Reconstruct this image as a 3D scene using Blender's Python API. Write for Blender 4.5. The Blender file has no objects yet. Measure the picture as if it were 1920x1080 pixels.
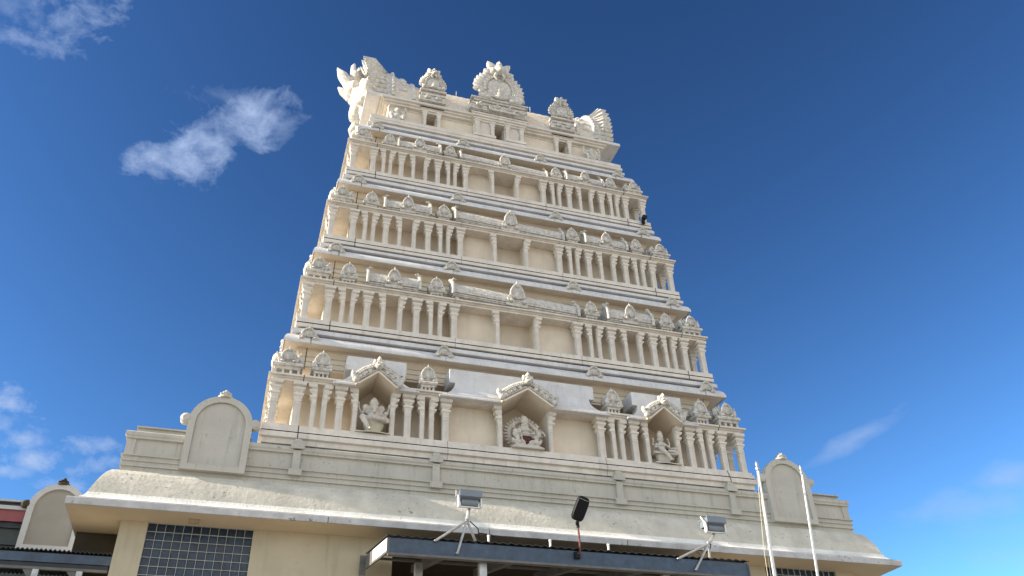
import bpy, math, random
from mathutils import Vector, Matrix, noise
random.seed(7)
D = bpy.data; SC = bpy.context.scene; COL = SC.collection
R = math.radians; PI = math.pi; sin = math.sin; cos = math.cos

# ---------------------------------------------------------------- camera
CAM_LOC = Vector((-5.811, -16.204, 1.60))
YAW, PITCH, ROLL = R(18.951), R(35.264), R(-2.2156)
FPX = 1565.8
fw = Vector((sin(YAW)*cos(PITCH), cos(YAW)*cos(PITCH), sin(PITCH)))
r0 = Vector((cos(YAW), -sin(YAW), 0)); u0 = r0.cross(fw)
cr = r0*cos(ROLL) + u0*sin(ROLL); cu = -r0*sin(ROLL) + u0*cos(ROLL)
cam = D.cameras.new('camera'); co = D.objects.new('camera', cam); COL.objects.link(co)
M3 = Matrix((cr, cu, -fw)).transposed()
co.matrix_world = Matrix.Translation(CAM_LOC) @ M3.to_4x4()
cam.sensor_width = 36; cam.lens = FPX/1920*36; cam.clip_end = 20000; cam.clip_start = .1
SC.camera = co

# ---------------------------------------------------------------- sun, sky, exposure
SUN_TO = Vector((-1, .042, .453)).normalized()          # towards the sun: left of the facade and just behind it
SUN_EL = math.asin(SUN_TO.z)
sl = D.lights.new('sun', 'SUN'); sl.energy = 5.0; sl.angle = R(.53); sl.color = (1, .88, .72)
so = D.objects.new('sun', sl); COL.objects.link(so)
so.rotation_euler = (-SUN_TO).to_track_quat('-Z', 'Y').to_euler(); so.location = (-40, 5, 30)
W = D.worlds.new('World'); SC.world = W; W.use_nodes = True
wt = W.node_tree; wt.nodes.clear()
def wn(t, **k):
    n = wt.nodes.new(t)
    for a, b in k.items(): setattr(n, a, b)
    return n
wout = wn('ShaderNodeOutputWorld'); bg = wn('ShaderNodeBackground'); sky = wn('ShaderNodeTexSky')
sky.sky_type = 'NISHITA'; sky.sun_disc = False; sky.sun_elevation = SUN_EL
sky.sun_rotation = math.atan2(SUN_TO.x, SUN_TO.y)
sky.air_density = 1.0; sky.dust_density = .25; sky.ozone_density = 3.2; sky.altitude = 100
bg.inputs[1].default_value = .09
wt.links.new(bg.outputs[0], wout.inputs[0])
SC.view_settings.view_transform = 'Standard'; SC.view_settings.look = 'None'
SC.view_settings.exposure = 1.08; SC.view_settings.gamma = 1

def px_dir(u, v):
    return (fw + cr*(u-960)/FPX - cu*(v-540)/FPX).normalized()
def wmath(op, a, b=None, c=None, clamp=False):
    n = wn('ShaderNodeMath', operation=op, use_clamp=clamp)
    for i, x in enumerate((a, b, c)):
        if x is None: continue
        if isinstance(x, (int, float)): n.inputs[i].default_value = x
        else: wt.links.new(x, n.inputs[i])
    return n.outputs[0]
def wdot(vec, d):
    n = wn('ShaderNodeVectorMath', operation='DOT_PRODUCT')
    wt.links.new(vec, n.inputs[0]); n.inputs[1].default_value = d
    return n.outputs['Value']
geo = wn('ShaderNodeTexCoord'); DIRV = geo.outputs['Generated']
def cloud_noise(scale, detail, rough, stretch, dist=0.0, off=0):
    mp = wn('ShaderNodeMapping'); wt.links.new(DIRV, mp.inputs[0]); mp.inputs['Scale'].default_value = stretch
    mp.inputs['Location'].default_value = (off, off*.7, off*1.3)
    n = wn('ShaderNodeTexNoise'); wt.links.new(mp.outputs[0], n.inputs['Vector'])
    n.inputs['Scale'].default_value = scale; n.inputs['Detail'].default_value = detail
    n.inputs['Roughness'].default_value = rough; n.inputs['Distortion'].default_value = dist
    return n.outputs[0]
N_puff = cloud_noise(17, 9, .6, (1, 1, 1.3), .35)
N_fine = cloud_noise(50, 8, .65, (1, 1, 1.2), .5, 2.3)
N_soft = cloud_noise(14, 7, .58, (1, 1, 2.0), .2, 5.1)
N_puff2 = cloud_noise(30, 9, .62, (1, 1, 1.4), .4, 3.7)
NP2 = wmath('ADD', wmath('MULTIPLY', N_puff2, .7), wmath('MULTIPLY', N_fine, .3))
NP = wmath('ADD', wmath('MULTIPLY', N_puff, .72), wmath('MULTIPLY', N_fine, .28))
# each patch of cloud: centre and half-axes given as directions on the sky
def patch(u, v, ru, rv, ang, N, gain, thr, soft=.16):
    d = px_dir(u, v); ca, sa = cos(R(ang)), sin(R(ang))
    a = (cr*ca - cu*sa); b = (cr*sa + cu*ca)
    a = (a - d*a.dot(d)).normalized(); b = (b - d*b.dot(d)).normalized()
    k = FPX/ (1 + ((u-960)/FPX)**2 + ((v-540)/FPX)**2)**.5
    x = wmath('MULTIPLY', wdot(DIRV, a), k/ru); y = wmath('MULTIPLY', wdot(DIRV, b), k/rv)
    r = wmath('SQRT', wmath('ADD', wmath('MULTIPLY', x, x), wmath('MULTIPLY', y, y)))
    front = wmath('GREATER_THAN', wdot(DIRV, d), 0.)
    m = wmath('SUBTRACT', 1.0, r, clamp=True)
    m = wmath('MULTIPLY', m, front)
    # density = noise - threshold, threshold falls towards the patch's middle
    t = wmath('ADD', N, wmath('MULTIPLY', wmath('SQRT', m), thr))
    t = wmath('DIVIDE', wmath('SUBTRACT', t, .5 + thr*.62), soft, clamp=True)
    t = wmath('SMOOTH_MIN', t, 1.0, .2)
    e = wmath('MULTIPLY', m, 7, clamp=True)
    return wmath('MULTIPLY', wmath('MULTIPLY', t, e), gain, clamp=True)
PATCHES = [
    (462, 232, 128, 84, -18, NP, .97, .52, .30), (335, 295, 125, 84, -12, NP, 1.0, .56, .28), (400, 265, 130, 66, -25, NP, .92, .52, .30), (520, 240, 58, 70, 60, NP, .65, .38, .32), (420, 180, 130, 30, 5, NP, .45, .4, .4),
    (150, 25, 58, 95, 62, NP2, .72, .40, .30), (60, 80, 95, 30, 14, NP2, .6, .42, .30), (45, 22, 110, 40, 8, NP2, .42, .32, .34),
    (5, 745, 62, 38, 12, NP2, .85, .55, .26), (50, 820, 62, 36, 10, NP2, .75, .52, .26), (65, 860, 58, 30, 12, NP2, .8, .52, .26), (165, 836, 80, 26, 12, NP2, .62, .48, .26),
    (185, 872, 75, 26, -4, NP2, .75, .5, .26), (10, 886, 66, 18, 6, NP2, .65, .52, .26), (125, 912, 66, 20, 12, NP2, .65, .5, .26), (5, 795, 40, 26, 0, NP2, .6, .46, .26),
    (1600, 825, 150, 26, -35, N_soft, .50, .95, .5), (1780, 955, 200, 46, -20, N_soft, .52, .8, .5), (1900, 900, 110, 36, -8, N_soft, .52, .8, .5),
    (1900, 1050, 120, 44, -5, N_soft, .34, .65, .5), (1880, 1000, 130, 34, -10, N_soft, .3, .6, .5)]
cov = None
for pt in PATCHES:
    p_ = patch(*pt)
    cov = p_ if cov is None else wmath('MAXIMUM', cov, p_)
mixc = wn('ShaderNodeMix', data_type='RGBA'); wt.links.new(cov, mixc.inputs[0])
gam = wn('ShaderNodeGamma'); gam.inputs[1].default_value = 1.84; hsv = wn('ShaderNodeHueSaturation'); hsv.inputs['Saturation'].default_value = 1.0; hsv.inputs['Value'].default_value = .445
wt.links.new(sky.outputs[0], gam.inputs[0]); wt.links.new(gam.outputs[0], hsv.inputs['Color'])
tin = wn('ShaderNodeMix', data_type='RGBA', blend_type='MULTIPLY'); tin.inputs[0].default_value = 1; tin.inputs[7].default_value = (.95, .955, .80, 1)
wt.links.new(hsv.outputs[0], tin.inputs[6]); wt.links.new(tin.outputs[2], mixc.inputs[6]); mixc.inputs[7].default_value = (2.5, 3.2, 4.7, 1)
# bright cloud cover added out of view behind the camera as fill light
rear = wmath('MULTIPLY', wmath('SUBTRACT', wmath('MULTIPLY', wdot(DIRV, (.35, -1, 0)), 1.0), .12), 3.0, clamp=True)
low = wmath('MULTIPLY', wmath('SUBTRACT', .97, wdot(DIRV, (0, 0, 1))), 4.0, clamp=True)
puff = wmath('DIVIDE', wmath('SUBTRACT', cloud_noise(3.2, 8, .58, (1, 1, 1.6), .2, 9.0), .40), .10, clamp=True)
rc = wmath('MULTIPLY', wmath('MULTIPLY', rear, low), puff)
mix2 = wn('ShaderNodeMix', data_type='RGBA'); wt.links.new(rc, mix2.inputs[0])
wt.links.new(mixc.outputs[2], mix2.inputs[6]); mix2.inputs[7].default_value = (8.8, 8.35, 8.0, 1)
wt.links.new(mix2.outputs[2], bg.inputs[0])

# ---------------------------------------------------------------- mesh helpers
class MB:
    def __init__(s): s.v = []; s.f = []; s.m = []; s.cur = 0
    def add(s, vs, fs):
        b = len(s.v); s.v += [tuple(v) for v in vs]
        for f in fs: s.f.append(tuple(i+b for i in f)); s.m.append(s.cur)
        return s
    def box(s, x0, x1, y0, y1, z0, z1):
        return s.add([(x0,y0,z0),(x1,y0,z0),(x1,y1,z0),(x0,y1,z0),(x0,y0,z1),(x1,y0,z1),(x1,y1,z1),(x0,y1,z1)],
              [(0,3,2,1),(4,5,6,7),(0,1,5,4),(1,2,6,5),(2,3,7,6),(3,0,4,7)])
    def loft(s, loops, cap=True, closed=True):
        n = len(loops[0]); vs = [p for l in loops for p in l]; fs = []
        for k in range(len(loops)-1):
            for i in range(n if closed else n-1):
                j = (i+1) % n
                fs.append((k*n+i, k*n+j, (k+1)*n+j, (k+1)*n+i))
        if cap: fs.append(tuple(reversed(range(n)))); fs.append(tuple((len(loops)-1)*n+i for i in range(n)))
        return s.add(vs, fs)
    def xprism(s, prof, x0, x1):                       # (y,z) outline drawn out along x
        return s.loft([[(x0,y,z) for y,z in prof], [(x1,y,z) for y,z in prof]])
    def yprism(s, out, y0, y1):                        # (x,z) outline drawn out along y
        return s.loft([[(x,y1,z) for x,z in out], [(x,y0,z) for x,z in out]])
    def ring(s, prof, yc, gaps=(), closed=True, dark=()):       # prof of (X, yfront, z) swept round a rectangle; gaps = cut-outs in the front
        n = len(prof); rng = range(n if closed else n-1)
        edges = []
        for (X, y, z) in prof: edges.append(((-X,y),(X,y),(X,2*yc-y),(-X,2*yc-y)))
        cur0 = s.cur
        for i in rng:
            s.cur = 1 if i in dark else cur0
            j = (i+1) % n; zi, zj = prof[i][2], prof[j][2]
            for c in range(4):
                if c == 0 and gaps: continue
                a, b = edges[i][c], edges[i][(c+1)%4]; d, e = edges[j][c], edges[j][(c+1)%4]
                s.add([(a[0],a[1],zi),(b[0],b[1],zi),(e[0],e[1],zj),(d[0],d[1],zj)], [(0,1,2,3)])
            if gaps:
                xs = [None] + [g for gg in gaps for g in gg] + [None]
                for q in range(0, len(xs), 2):
                    l, r_ = xs[q], xs[q+1]
                    yi, yj = prof[i][1], prof[j][1]
                    s.add([(-prof[i][0] if l is None else l, yi, zi), (prof[i][0] if r_ is None else r_, yi, zi),
                           (prof[j][0] if r_ is None else r_, yj, zj), (-prof[j][0] if l is None else l, yj, zj)], [(0,1,2,3)])
        s.cur = cur0
        for g in gaps:
            for x in g: s.add([(x, p[1], p[2]) for p in prof], [tuple(range(n))])
        return s
    def lathe(s, prof, c=(0,0,0), n=12, axis='z', sx=1, sy=1):
        loops = []
        for r, h in prof:
            L = []
            for i in range(n):
                a = 2*PI*i/n; p, q = max(r,1e-4)*cos(a)*sx, max(r,1e-4)*sin(a)*sy
                L.append({'z': (c[0]+p, c[1]+q, c[2]+h), 'y': (c[0]+p, c[1]+h, c[2]+q), 'x': (c[0]+h, c[1]+p, c[2]+q)}[axis])
            loops.append(L)
        return s.loft(loops)
    def ell(s, c, r, n=10, m=7, rot=None):
        loops = []
        for k in range(m+1):
            t = PI*k/m; L = []
            for i in range(n):
                a = 2*PI*i/n; st = max(sin(t), .02)
                p = Vector((r[0]*st*cos(a), r[1]*st*sin(a), -r[2]*cos(t)))
                if rot is not None: p = rot @ p
                L.append((c[0]+p.x, c[1]+p.y, c[2]+p.z))
            loops.append(L)
        return s.loft(loops)
    def tube(s, pts, rad, n=8):
        P = [Vector(p) for p in pts]
        if isinstance(rad, (int, float)): rad = [rad]*len(P)
        loops = []; up = None
        for i, p in enumerate(P):
            t = ((P[min(i+1,len(P)-1)]-P[max(i-1,0)])).normalized()
            a = up if up is not None else (Vector((0,0,1)) if abs(t.z) < .9 else Vector((0,1,0)))
            x = a.cross(t)
            if x.length < 1e-4: x = Vector((1,0,0)).cross(t)
            x.normalize(); y = t.cross(x); up = y
            loops.append([p + (x*cos(2*PI*k/n) + y*sin(2*PI*k/n))*rad[i] for k in range(n)])
        return s.loft(loops)
    def bar(s, a, b, w, h):                            # straight square bar
        return s.tube([a, b], [max(w, h)*.7071]*2, 4)
    def leaf(s, c, d, L, w, t):                        # pointed petal in the xz plane at y=c[1], thickness t
        d = Vector((d[0], 0, d[1])).normalized(); q = Vector((-d.z, 0, d.x)); c = Vector(c)
        o = [c - q*w*.42, c + d*L*.35 - q*w*.5, c + d*L*.75 - q*w*.3, c + d*L, c + d*L*.75 + q*w*.3, c + d*L*.35 + q*w*.5, c + q*w*.42]
        f = [p + Vector((0, -t*.5, 0)) for p in o]; b = [p + Vector((0, t*.5, 0)) for p in o]
        ctr = c + d*L*.45 + Vector((0, -t*1.1, 0))
        n = len(o); vs = f + b + [ctr]; fs = [(i, (i+1) % n, n+(i+1) % n, n+i)[::-1] for i in range(n)]
        fs += [(i, (i+1) % n, 2*n)[::-1] for i in range(n)] + [tuple(n+i for i in range(n))[::-1]]
        return s.add(vs, fs)
WLOC = {}
def finish(name, me, mats, parent):
    for m in mats: me.materials.append(m)
    o = D.objects.new(name, me); COL.objects.link(o)
    if parent is not None: o.parent = parent
    return o
def build(name, mb, mats, parent=None, base=None, ang=38, remesh=None):
    """base = world point the object's origin sits at (its vertices are given in world space)"""
    if not isinstance(mats, (list, tuple)): mats = [mats]
    pw = WLOC.get(parent.name, Vector()) if parent is not None else Vector()
    base = Vector(base) if base is not None else pw
    me = D.meshes.new(name); me.from_pydata([tuple(Vector(v)-base) for v in mb.v], [], mb.f)
    if len(mats) > 1: me.polygons.foreach_set('material_index', mb.m)
    if remesh:
        me = do_remesh(me, name, remesh)
    else:
        import bmesh
        b = bmesh.new(); b.from_mesh(me); bmesh.ops.recalc_face_normals(b, faces=b.faces); b.to_mesh(me); b.free()
    me.polygons.foreach_set('use_smooth', [True]*len(me.polygons))
    if not remesh: me.set_sharp_from_angle(angle=R(ang))
    me.update()
    o = finish(name, me, mats, parent); o.location = base - pw
    WLOC[o.name] = base
    return o
def do_remesh(me, name, vox):
    t = D.objects.new('tmp', me); COL.objects.link(t)
    md = t.modifiers.new('r', 'REMESH'); md.mode = 'VOXEL'; md.voxel_size = vox
    sm = t.modifiers.new('s', 'SMOOTH'); sm.factor = .5; sm.iterations = 2
    dg = bpy.context.evaluated_depsgraph_get()
    m2 = D.meshes.new_from_object(t.evaluated_get(dg)); m2.name = name
    D.objects.remove(t)
    return m2
def empty(name, loc):
    o = D.objects.new(name, None); COL.objects.link(o); o.location = loc; o.empty_display_size = .3
    WLOC[o.name] = Vector(loc); return o
def tag(o, label=None, cat=None, group=None, kind=None):
    if label: o['label'] = label
    if cat: o['category'] = cat
    if group: o['group'] = group
    if kind: o['kind'] = kind
    return o
def inst(src, name, parent, wloc, scale=(1,1,1), rz=0):
    o = src.copy(); o.name = name; COL.objects.link(o); o.parent = parent
    o.location = Vector(wloc) - WLOC[parent.name]; o.scale = scale; o.rotation_euler = (0, 0, rz)
    WLOC[o.name] = Vector(wloc)
    return o

# ---------------------------------------------------------------- materials
def mat(name, col, rough=.75, metal=0, var=.08, vscale=3.0, bump=0, bscale=40, streak=0, spots=0, spotcol=(.05,.05,.045), spotscale=7, spec=.35, tint=None):
    m = D.materials.new(name); m.use_nodes = True; t = m.node_tree; N = t.nodes; L = t.links
    p = N['Principled BSDF']; p.inputs['Roughness'].default_value = rough; p.inputs['Metallic'].default_value = metal
    p.inputs['Specular IOR Level'].default_value = spec
    tc = N.new('ShaderNodeTexCoord').outputs['Object']
    def noise_(scale, detail=6, stretch=None, rgh=.6):
        n = N.new('ShaderNodeTexNoise'); n.inputs['Scale'].default_value = scale; n.inputs['Detail'].default_value = detail; n.inputs['Roughness'].default_value = rgh
        src = tc
        if stretch:
            mp = N.new('ShaderNodeMapping'); L.new(tc, mp.inputs[0]); mp.inputs['Scale'].default_value = stretch; src = mp.outputs[0]
        L.new(src, n.inputs['Vector']); return n.outputs[0]
    def ramp(src, a, b, c0, c1):
        r = N.new('ShaderNodeMapRange'); L.new(src, r.inputs[0]); r.inputs[1].default_value = a; r.inputs[2].default_value = b
        r.inputs[3].default_value = c0; r.inputs[4].default_value = c1; return r.outputs[0]
    def mixc(fac, a, b):
        x = N.new('ShaderNodeMix'); x.data_type = 'RGBA'
        if isinstance(fac, float): x.inputs[0].default_value = fac
        else: L.new(fac, x.inputs[0])
        for i, c in ((6, a), (7, b)):
            if isinstance(c, tuple): x.inputs[i].default_value = (*c[:3], 1)
            else: L.new(c, x.inputs[i])
        return x.outputs[2]
    dark = tuple(c*(1-var*2.2) for c in col); lite = tuple(min(1, c*(1+var)) for c in col)
    c = mixc(ramp(noise_(vscale), .3, .7, 0, 1), dark, lite)
    if tint: c = mixc(ramp(noise_(vscale*.35, 4), .45, .7, 0, 1), c, tint)
    if streak: c = mixc(ramp(noise_(5, 5, (1.6, 1.6, .16)), .55, .8, 0, streak), c, tuple(x*.35 for x in col))
    if streak > .3: c = mixc(ramp(noise_(9, 6, (2.2, 2.2, .22), .7), .56, .74, 0, streak*.55), c, tuple(x*.30 for x in col))
    if spots:
        a = ramp(noise_(spotscale, 9, None, .72), .585, .66, 0, 1); b = ramp(noise_(1.1, 3), .44, .60, 0, spots)
        mm = N.new('ShaderNodeMath'); mm.operation = 'MULTIPLY'; L.new(a, mm.inputs[0]); L.new(b, mm.inputs[1])
        c = mixc(mm.outputs[0], c, spotcol)
    L.new(c, p.inputs['Base Color'])
    if bump:
        b = N.new('ShaderNodeBump'); b.inputs['Strength'].default_value = bump; b.inputs['Distance'].default_value = .02
        L.new(noise_(bscale, 5), b.inputs['Height']); L.new(b.outputs[0], p.inputs['Normal'])
    return m
CREAM = mat('cream painted plaster', (.68,.59,.47), .8, var=.05, vscale=2.2, bump=.12, bscale=30, streak=.18)
STONE = mat('pale painted stone', (.65,.595,.52), .75, var=.08, vscale=3, bump=.25, bscale=35, streak=.4, spots=.3, spotscale=16)
EAVEW = mat('weathered white moulding', (.60,.59,.58), .7, var=.07, vscale=2.5, bump=.3, bscale=24, streak=.45, spots=.5, spotscale=14)
CARVE = mat('carved pale cement', (.59,.555,.495), .8, var=.16, vscale=11, bump=.9, bscale=34, streak=.4, spots=.35, spotscale=18)
ROOFC = mat('patterned pale roof cement', (.64,.57,.47), .8, var=.12, vscale=14, bump=.6, bscale=30)
JOINT = mat('dark joint', (.035,.03,.027), .95, var=.1)
HALLP = mat('greyish cream hall paint', (.46,.435,.375), .75, var=.06, vscale=1.4, bump=.15, bscale=25, streak=.45, spots=.6, spotscale=12)
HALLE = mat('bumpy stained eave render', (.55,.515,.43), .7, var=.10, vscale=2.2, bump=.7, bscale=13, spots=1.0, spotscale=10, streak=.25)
HALLF = mat('rough knobbly eave edge', (.74,.72,.66), .7, var=.08, vscale=3, bump=1.0, bscale=26, spots=.6, spotscale=12)  # made paler than HALLE to paint in the sunlit strip along the flare
HALLL = mat('worn white lip', (.47,.46,.45), .7, var=.12, vscale=3, bump=.4, bscale=24, spots=1.0, spotscale=5.5, streak=.3)
WALLP = mat('greyish tan wall paint', (.46,.40,.29), .85, var=.07, vscale=.9, bump=.08, bscale=22, spots=.25, streak=.3)
SOFF = mat('cream soffit paint', (.56,.46,.31), .8, var=.05, vscale=1.2, bump=.05, bscale=20, spots=.12)
GLASS = mat('dark glass block', (.014,.032,.06), .22, var=.3, vscale=9, bump=.35, bscale=14, spec=.45)
GROUT = mat('pale grey grout', (.36,.38,.37), .8)
BLUEM = mat('dark blue grey painted steel', (.035,.062,.10), .4, var=.2, vscale=6, spots=.5, spotcol=(.16,.19,.22), spotscale=5, spec=.5)
GALV = mat('galvanised steel', (.42,.42,.41), .45, metal=.6, var=.15, vscale=7)
DGREY = mat('dark grey steel', (.13,.127,.12), .6, var=.15, vscale=5)
WHITEM = mat('white painted metal', (.70,.69,.66), .5, var=.05)
GREYM = mat('grey painted metal', (.17,.20,.235), .4, var=.06, spec=.5)
BLACKP = mat('black plastic', (.006,.006,.007), .6, var=.1, spec=.2)
RUST = mat('rusty red pipe', (.16,.045,.04), .7, var=.3, vscale=12)
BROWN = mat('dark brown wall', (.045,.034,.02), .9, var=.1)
NGREY = mat('neighbour grey brown render', (.27,.25,.215), .85, var=.05, vscale=2)
NFRAME = mat('neighbour pale grey frame', (.46,.45,.43), .8, var=.05)
REDP = mat('dull red fascia paint', (.26,.075,.08), .7, var=.12)
SLATE = mat('dark slate paint', (.06,.068,.065), .7, var=.12)
CORR = mat('dark corrugated sheet', (.025,.028,.032), .5, var=.2)
LENS = mat('pale lamp lens', (.6,.66,.68), .15, var=.05, spec=.7)
PURPLE = mat('purple cloth', (.07,.02,.13), .8, var=.2)
MAROON = mat('maroon cloth', (.10,.035,.03), .85, var=.3, vscale=20)
STATUE = mat('statue plaster', (.54,.49,.425), .7, var=.08, vscale=12, bump=.25, bscale=60)
LOTUS = mat('statue cream plaster', (.52,.48,.36), .7, var=.06, vscale=12)
ROPE = mat('flag rope', (.5,.46,.34), .8)
GROUND = mat('concrete paving', (.34,.31,.27), .9, var=.12, vscale=.6, bump=.2, bscale=8)

# ---------------------------------------------------------------- ground
g = MB(); S = 3000
g.add([(-S,-S,0),(S,-S,0),(S,S,0),(-S,S,0)], [(0,1,2,3)])
tag(build('ground', g, GROUND), kind='structure')

# ================================================================ HALL
YC = 3.0
hall = tag(empty('temple_hall', (0, 4.5, 0)), 'long cream temple hall with curved stained eave, panelled parapet and glass block windows', 'building')
HX = 7.93; HYC = 5.0
m = MB()
def hwall(m, z0, z1, x0, x1, y=.15): m.box(x0, x1, y, y+.3, z0, z1)
WZ0 = 5.15; WINS = ((-7.46,-5.58), (5.58,7.46))
hwall(m, 0, 7.19, -HX, -7.46); hwall(m, 0, WZ0, -7.46, -5.58); hwall(m, 0, 7.19, -5.58, -2.9); hwall(m, 7.06, 7.19, -2.9, 3.5); hwall(m, 0, 7.19, 3.5, 5.58); hwall(m, 0, WZ0, 5.58, 7.46); hwall(m, 0, 7.19, 7.46, HX)
m.box(-HX, -HX+.3, .45, 9.7, 0, 7.19); m.box(HX-.3, HX, .45, 9.7, 0, 7.19); m.box(-HX, HX, 9.7, 10, 0, 7.19)
build('wall', m, WALLP, hall)
m = MB(); m.box(-2.9, 3.5, 3.0, 3.1, 0, 7.1); m.box(-3.0, -2.9, .45, 3.1, 0, 7.1); m.box(3.5, 3.6, .45, 3.1, 0, 7.1); m.box(-3.0, 3.6, .45, 3.1, 7.1, 7.16); build('porch_lining', m, BROWN, hall)  # recess lined in dark brown, standing in for the shade behind the canopy
m = MB(); m.box(-8.0, 8.0, .12, 9.9, 8.0, 8.86); build('roof', m, HALLP, hall)
for x0, x1 in WINS:
    n = 12; bw = (x1-x0)/n
    f = MB(); nz = 13; z1 = 7.19; bz = (z1-WZ0)/nz
    for i in range(n+1): f.box(x0+i*bw-.005, x0+i*bw+.005, .19, .25, WZ0, z1)
    for i in range(nz+1): f.box(x0, x1, .192, .248, WZ0+i*bz-.005, WZ0+i*bz+.005)
    w = build('window', f, GROUT, hall)
    p = MB()
    for i in range(n):
        for k in range(nz):
            a, b, c, d = x0+i*bw+.005, x0+(i+1)*bw-.005, WZ0+k*bz+.005, WZ0+(k+1)*bz-.005
            h = .012 + .004*random.random()
            p.loft([[(a,.225,c),(b,.225,c),(b,.225,d),(a,.225,d)], [(a+.010,.225-h,c+.010),(b-.010,.225-h,c+.010),(b-.010,.225-h,d-.010),(a+.010,.225-h,d-.010)]])
    p.box(x0, x1, .26, .3, WZ0, z1)
    build('pane', p, GLASS, w)
# eave
HXR = 8.30
EP = [(-.32,8.035),(-.22,8.10),(-.12,8.105),(-.03,8.065),(.05,7.975),(.11,7.86),(.16,7.74),(.205,7.63),(.255,7.53)]
EP[-1] = (.245,7.515)
EPF = [(.245,7.515),(.275,7.455),(.315,7.41),(.375,7.375),(.44,7.35),(.508,7.333)]
def bulge(d): return .075*max(0, min(1, (.40-d)/.25))
EP2 = [(.506,7.332),(.517,7.310),(.515,7.195),(.49,7.188)]
m = MB(); m.ring([(HXR+d, -d-bulge(d), z) for d, z in EP], HYC, closed=False)
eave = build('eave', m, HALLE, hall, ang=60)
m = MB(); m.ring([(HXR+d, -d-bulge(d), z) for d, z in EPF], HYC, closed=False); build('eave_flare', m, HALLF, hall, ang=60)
m = MB(); m.ring([(HXR+d, -d, z) for d, z in EP2], HYC, closed=False)
for x, w_ in ((-4.28,.012), (-1.1,.01), (1.9,.012), (3.7,.01)):
    m.cur = 1; m.box(x, x+w_, -.519, -.50, 7.19, 7.303); m.cur = 0
build('eave_lip', m, [HALLL, JOINT], hall)
m = MB(); m.ring([(HXR+.49,-.49,7.187),(HX-.04,.19,7.191)], HYC, closed=False)
build('soffit', m, SOFF, hall)
# parapet
def parp(prof): return [(8.15+d, -d, z) for d, z in prof]
m = MB()
m.ring(parp([(-.3,7.95),(-.01,7.95),(-.01,8.17),(.025,8.175),(.025,8.20),(.0,8.21),(.0,8.27),(.03,8.28),(.03,8.30),(.005,8.31),(.005,8.37),(.045,8.38),(.045,8.405),(-.02,8.415),
             (-.02,8.73),(.03,8.735),(.03,8.77),(.05,8.80),(.05,8.86),(.02,8.885),(-.3,8.89)]), HYC)
for sx in (-1, 1):                                     # corner piers and the low ledge along the top
    a, b = sorted((sx*7.99, sx*8.152)); m.box(a, b, -.004, .25, 8.41, 8.735)
    a, b = sorted((sx*5.9, sx*8.02)); m.box(a, b, .07, .4, 8.88, 8.93); m.box(a, b, .10, .4, 8.94, 9.0)
    a, b = sorted((sx*5.88, sx*8.04)); m.box(a, b, .05, .4, 9.0, 9.03)
parapet = build('parapet', m, HALLP, hall)
for x in (-4.97, -2.1, 2.1, 4.97):
    m = MB(); m.box(x-.075, x+.075, -.05, .05, 8.39, 8.82); m.box(x-.135, x+.135, -.095, .05, 8.82, 8.93); m.box(x-.085, x+.085, -.07, .05, 8.93, 9.0)
    m.loft([[(x-.085,-.07,9.0),(x+.085,-.07,9.0),(x+.085,.05,9.0),(x-.085,.05,9.0)], [(x-.055,-.045,9.05),(x+.055,-.045,9.05),(x+.055,.05,9.05),(x-.055,.05,9.05)]])
    m.box(x-.13, x+.13, -.085, .05, 8.26, 8.39)
    build('pilaster', m, HALLP, parapet)
def arch_outline(w0, w1, z0, zs, zt, n=20):
    o = [(-w0, z0), (w0, z0)]
    for i in range(n+1):
        a = PI*i/n; o.append((w1*cos(a), zs + (zt-zs)*sin(a)))
    return o
def arch_panel(parent, cx, y, z0, mf, mp, mk, ears=True, s=1.0):
    o = arch_outline(.60*s, .61*s, z0, z0+1.0*s, z0+1.60*s); i_ = arch_outline(.475*s, .475*s, z0+.12*s, z0+1.0*s, z0+1.47*s)
    m = MB(); n = len(o)
    F = [(cx+x, y, z) for x, z in o]; FI = [(cx+x, y, z) for x, z in i_]; RI = [(cx+x, y+.05, z) for x, z in i_]; B = [(cx+x, y+.2, z) for x, z in o]
    m.loft([B, F, FI, RI], cap=False); m.add(B, [tuple(range(n))]); m.add(RI, [tuple(range(n))])
    m.cur = 0
    pn = build('arched_panel', m, [mf], parent, base=(cx, y, z0))
    q = MB(); q.add([(cx+x*.99, y+.045, z0+.12*s + (z-z0-.12*s)*.99+.004) for x, z in i_], [tuple(range(n))])
    build('panel_face', q, mp, pn)
    k = MB(); zt = z0+1.60*s
    k.lathe([(.14*s,-.02),(.15*s,.02*s),(.10*s,.05*s),(.11*s,.08*s),(.06*s,.12*s),(.045*s,.15*s),(.01,.19*s)], (cx, y+.08, zt), 12)
    for a in range(5): k.ell((cx + (a-2)*.045*s, y+.0, zt+.05*s+.03*s*(2-abs(a-2))), (.028*s,.03*s,.035*s), 7, 5)
    build('finial', k, mk, pn)
    if ears:
        for sx in (-1, 1):
            e = MB(); e.lathe([(.06*s,-.02),(.11*s,.02),(.085*s,.05),(.085*s,.12),(.11*s,.15),(.06*s,.19)], (cx+sx*.66*s, y-.0, z0+1.06*s), 12, 'y')
            build('side_boss', e, mk, pn)
    return pn
arch_panel(parapet, -6.52, -.125, 8.17, HALLP, HALLP, HALLP)
arch_panel(parapet, 6.52, -.125, 8.17, HALLP, HALLP, HALLP)
for x in (-6.66,):
    m = MB(); m.box(x-.09, x+.09, -.2, -.12, 7.135, 7.186); m.box(x-.075, x+.075, -.19, -.13, 7.115, 7.135); build('soffit_light', m, mat('yellowed lamp cover', (.30,.25,.17), .6), hall)

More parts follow.
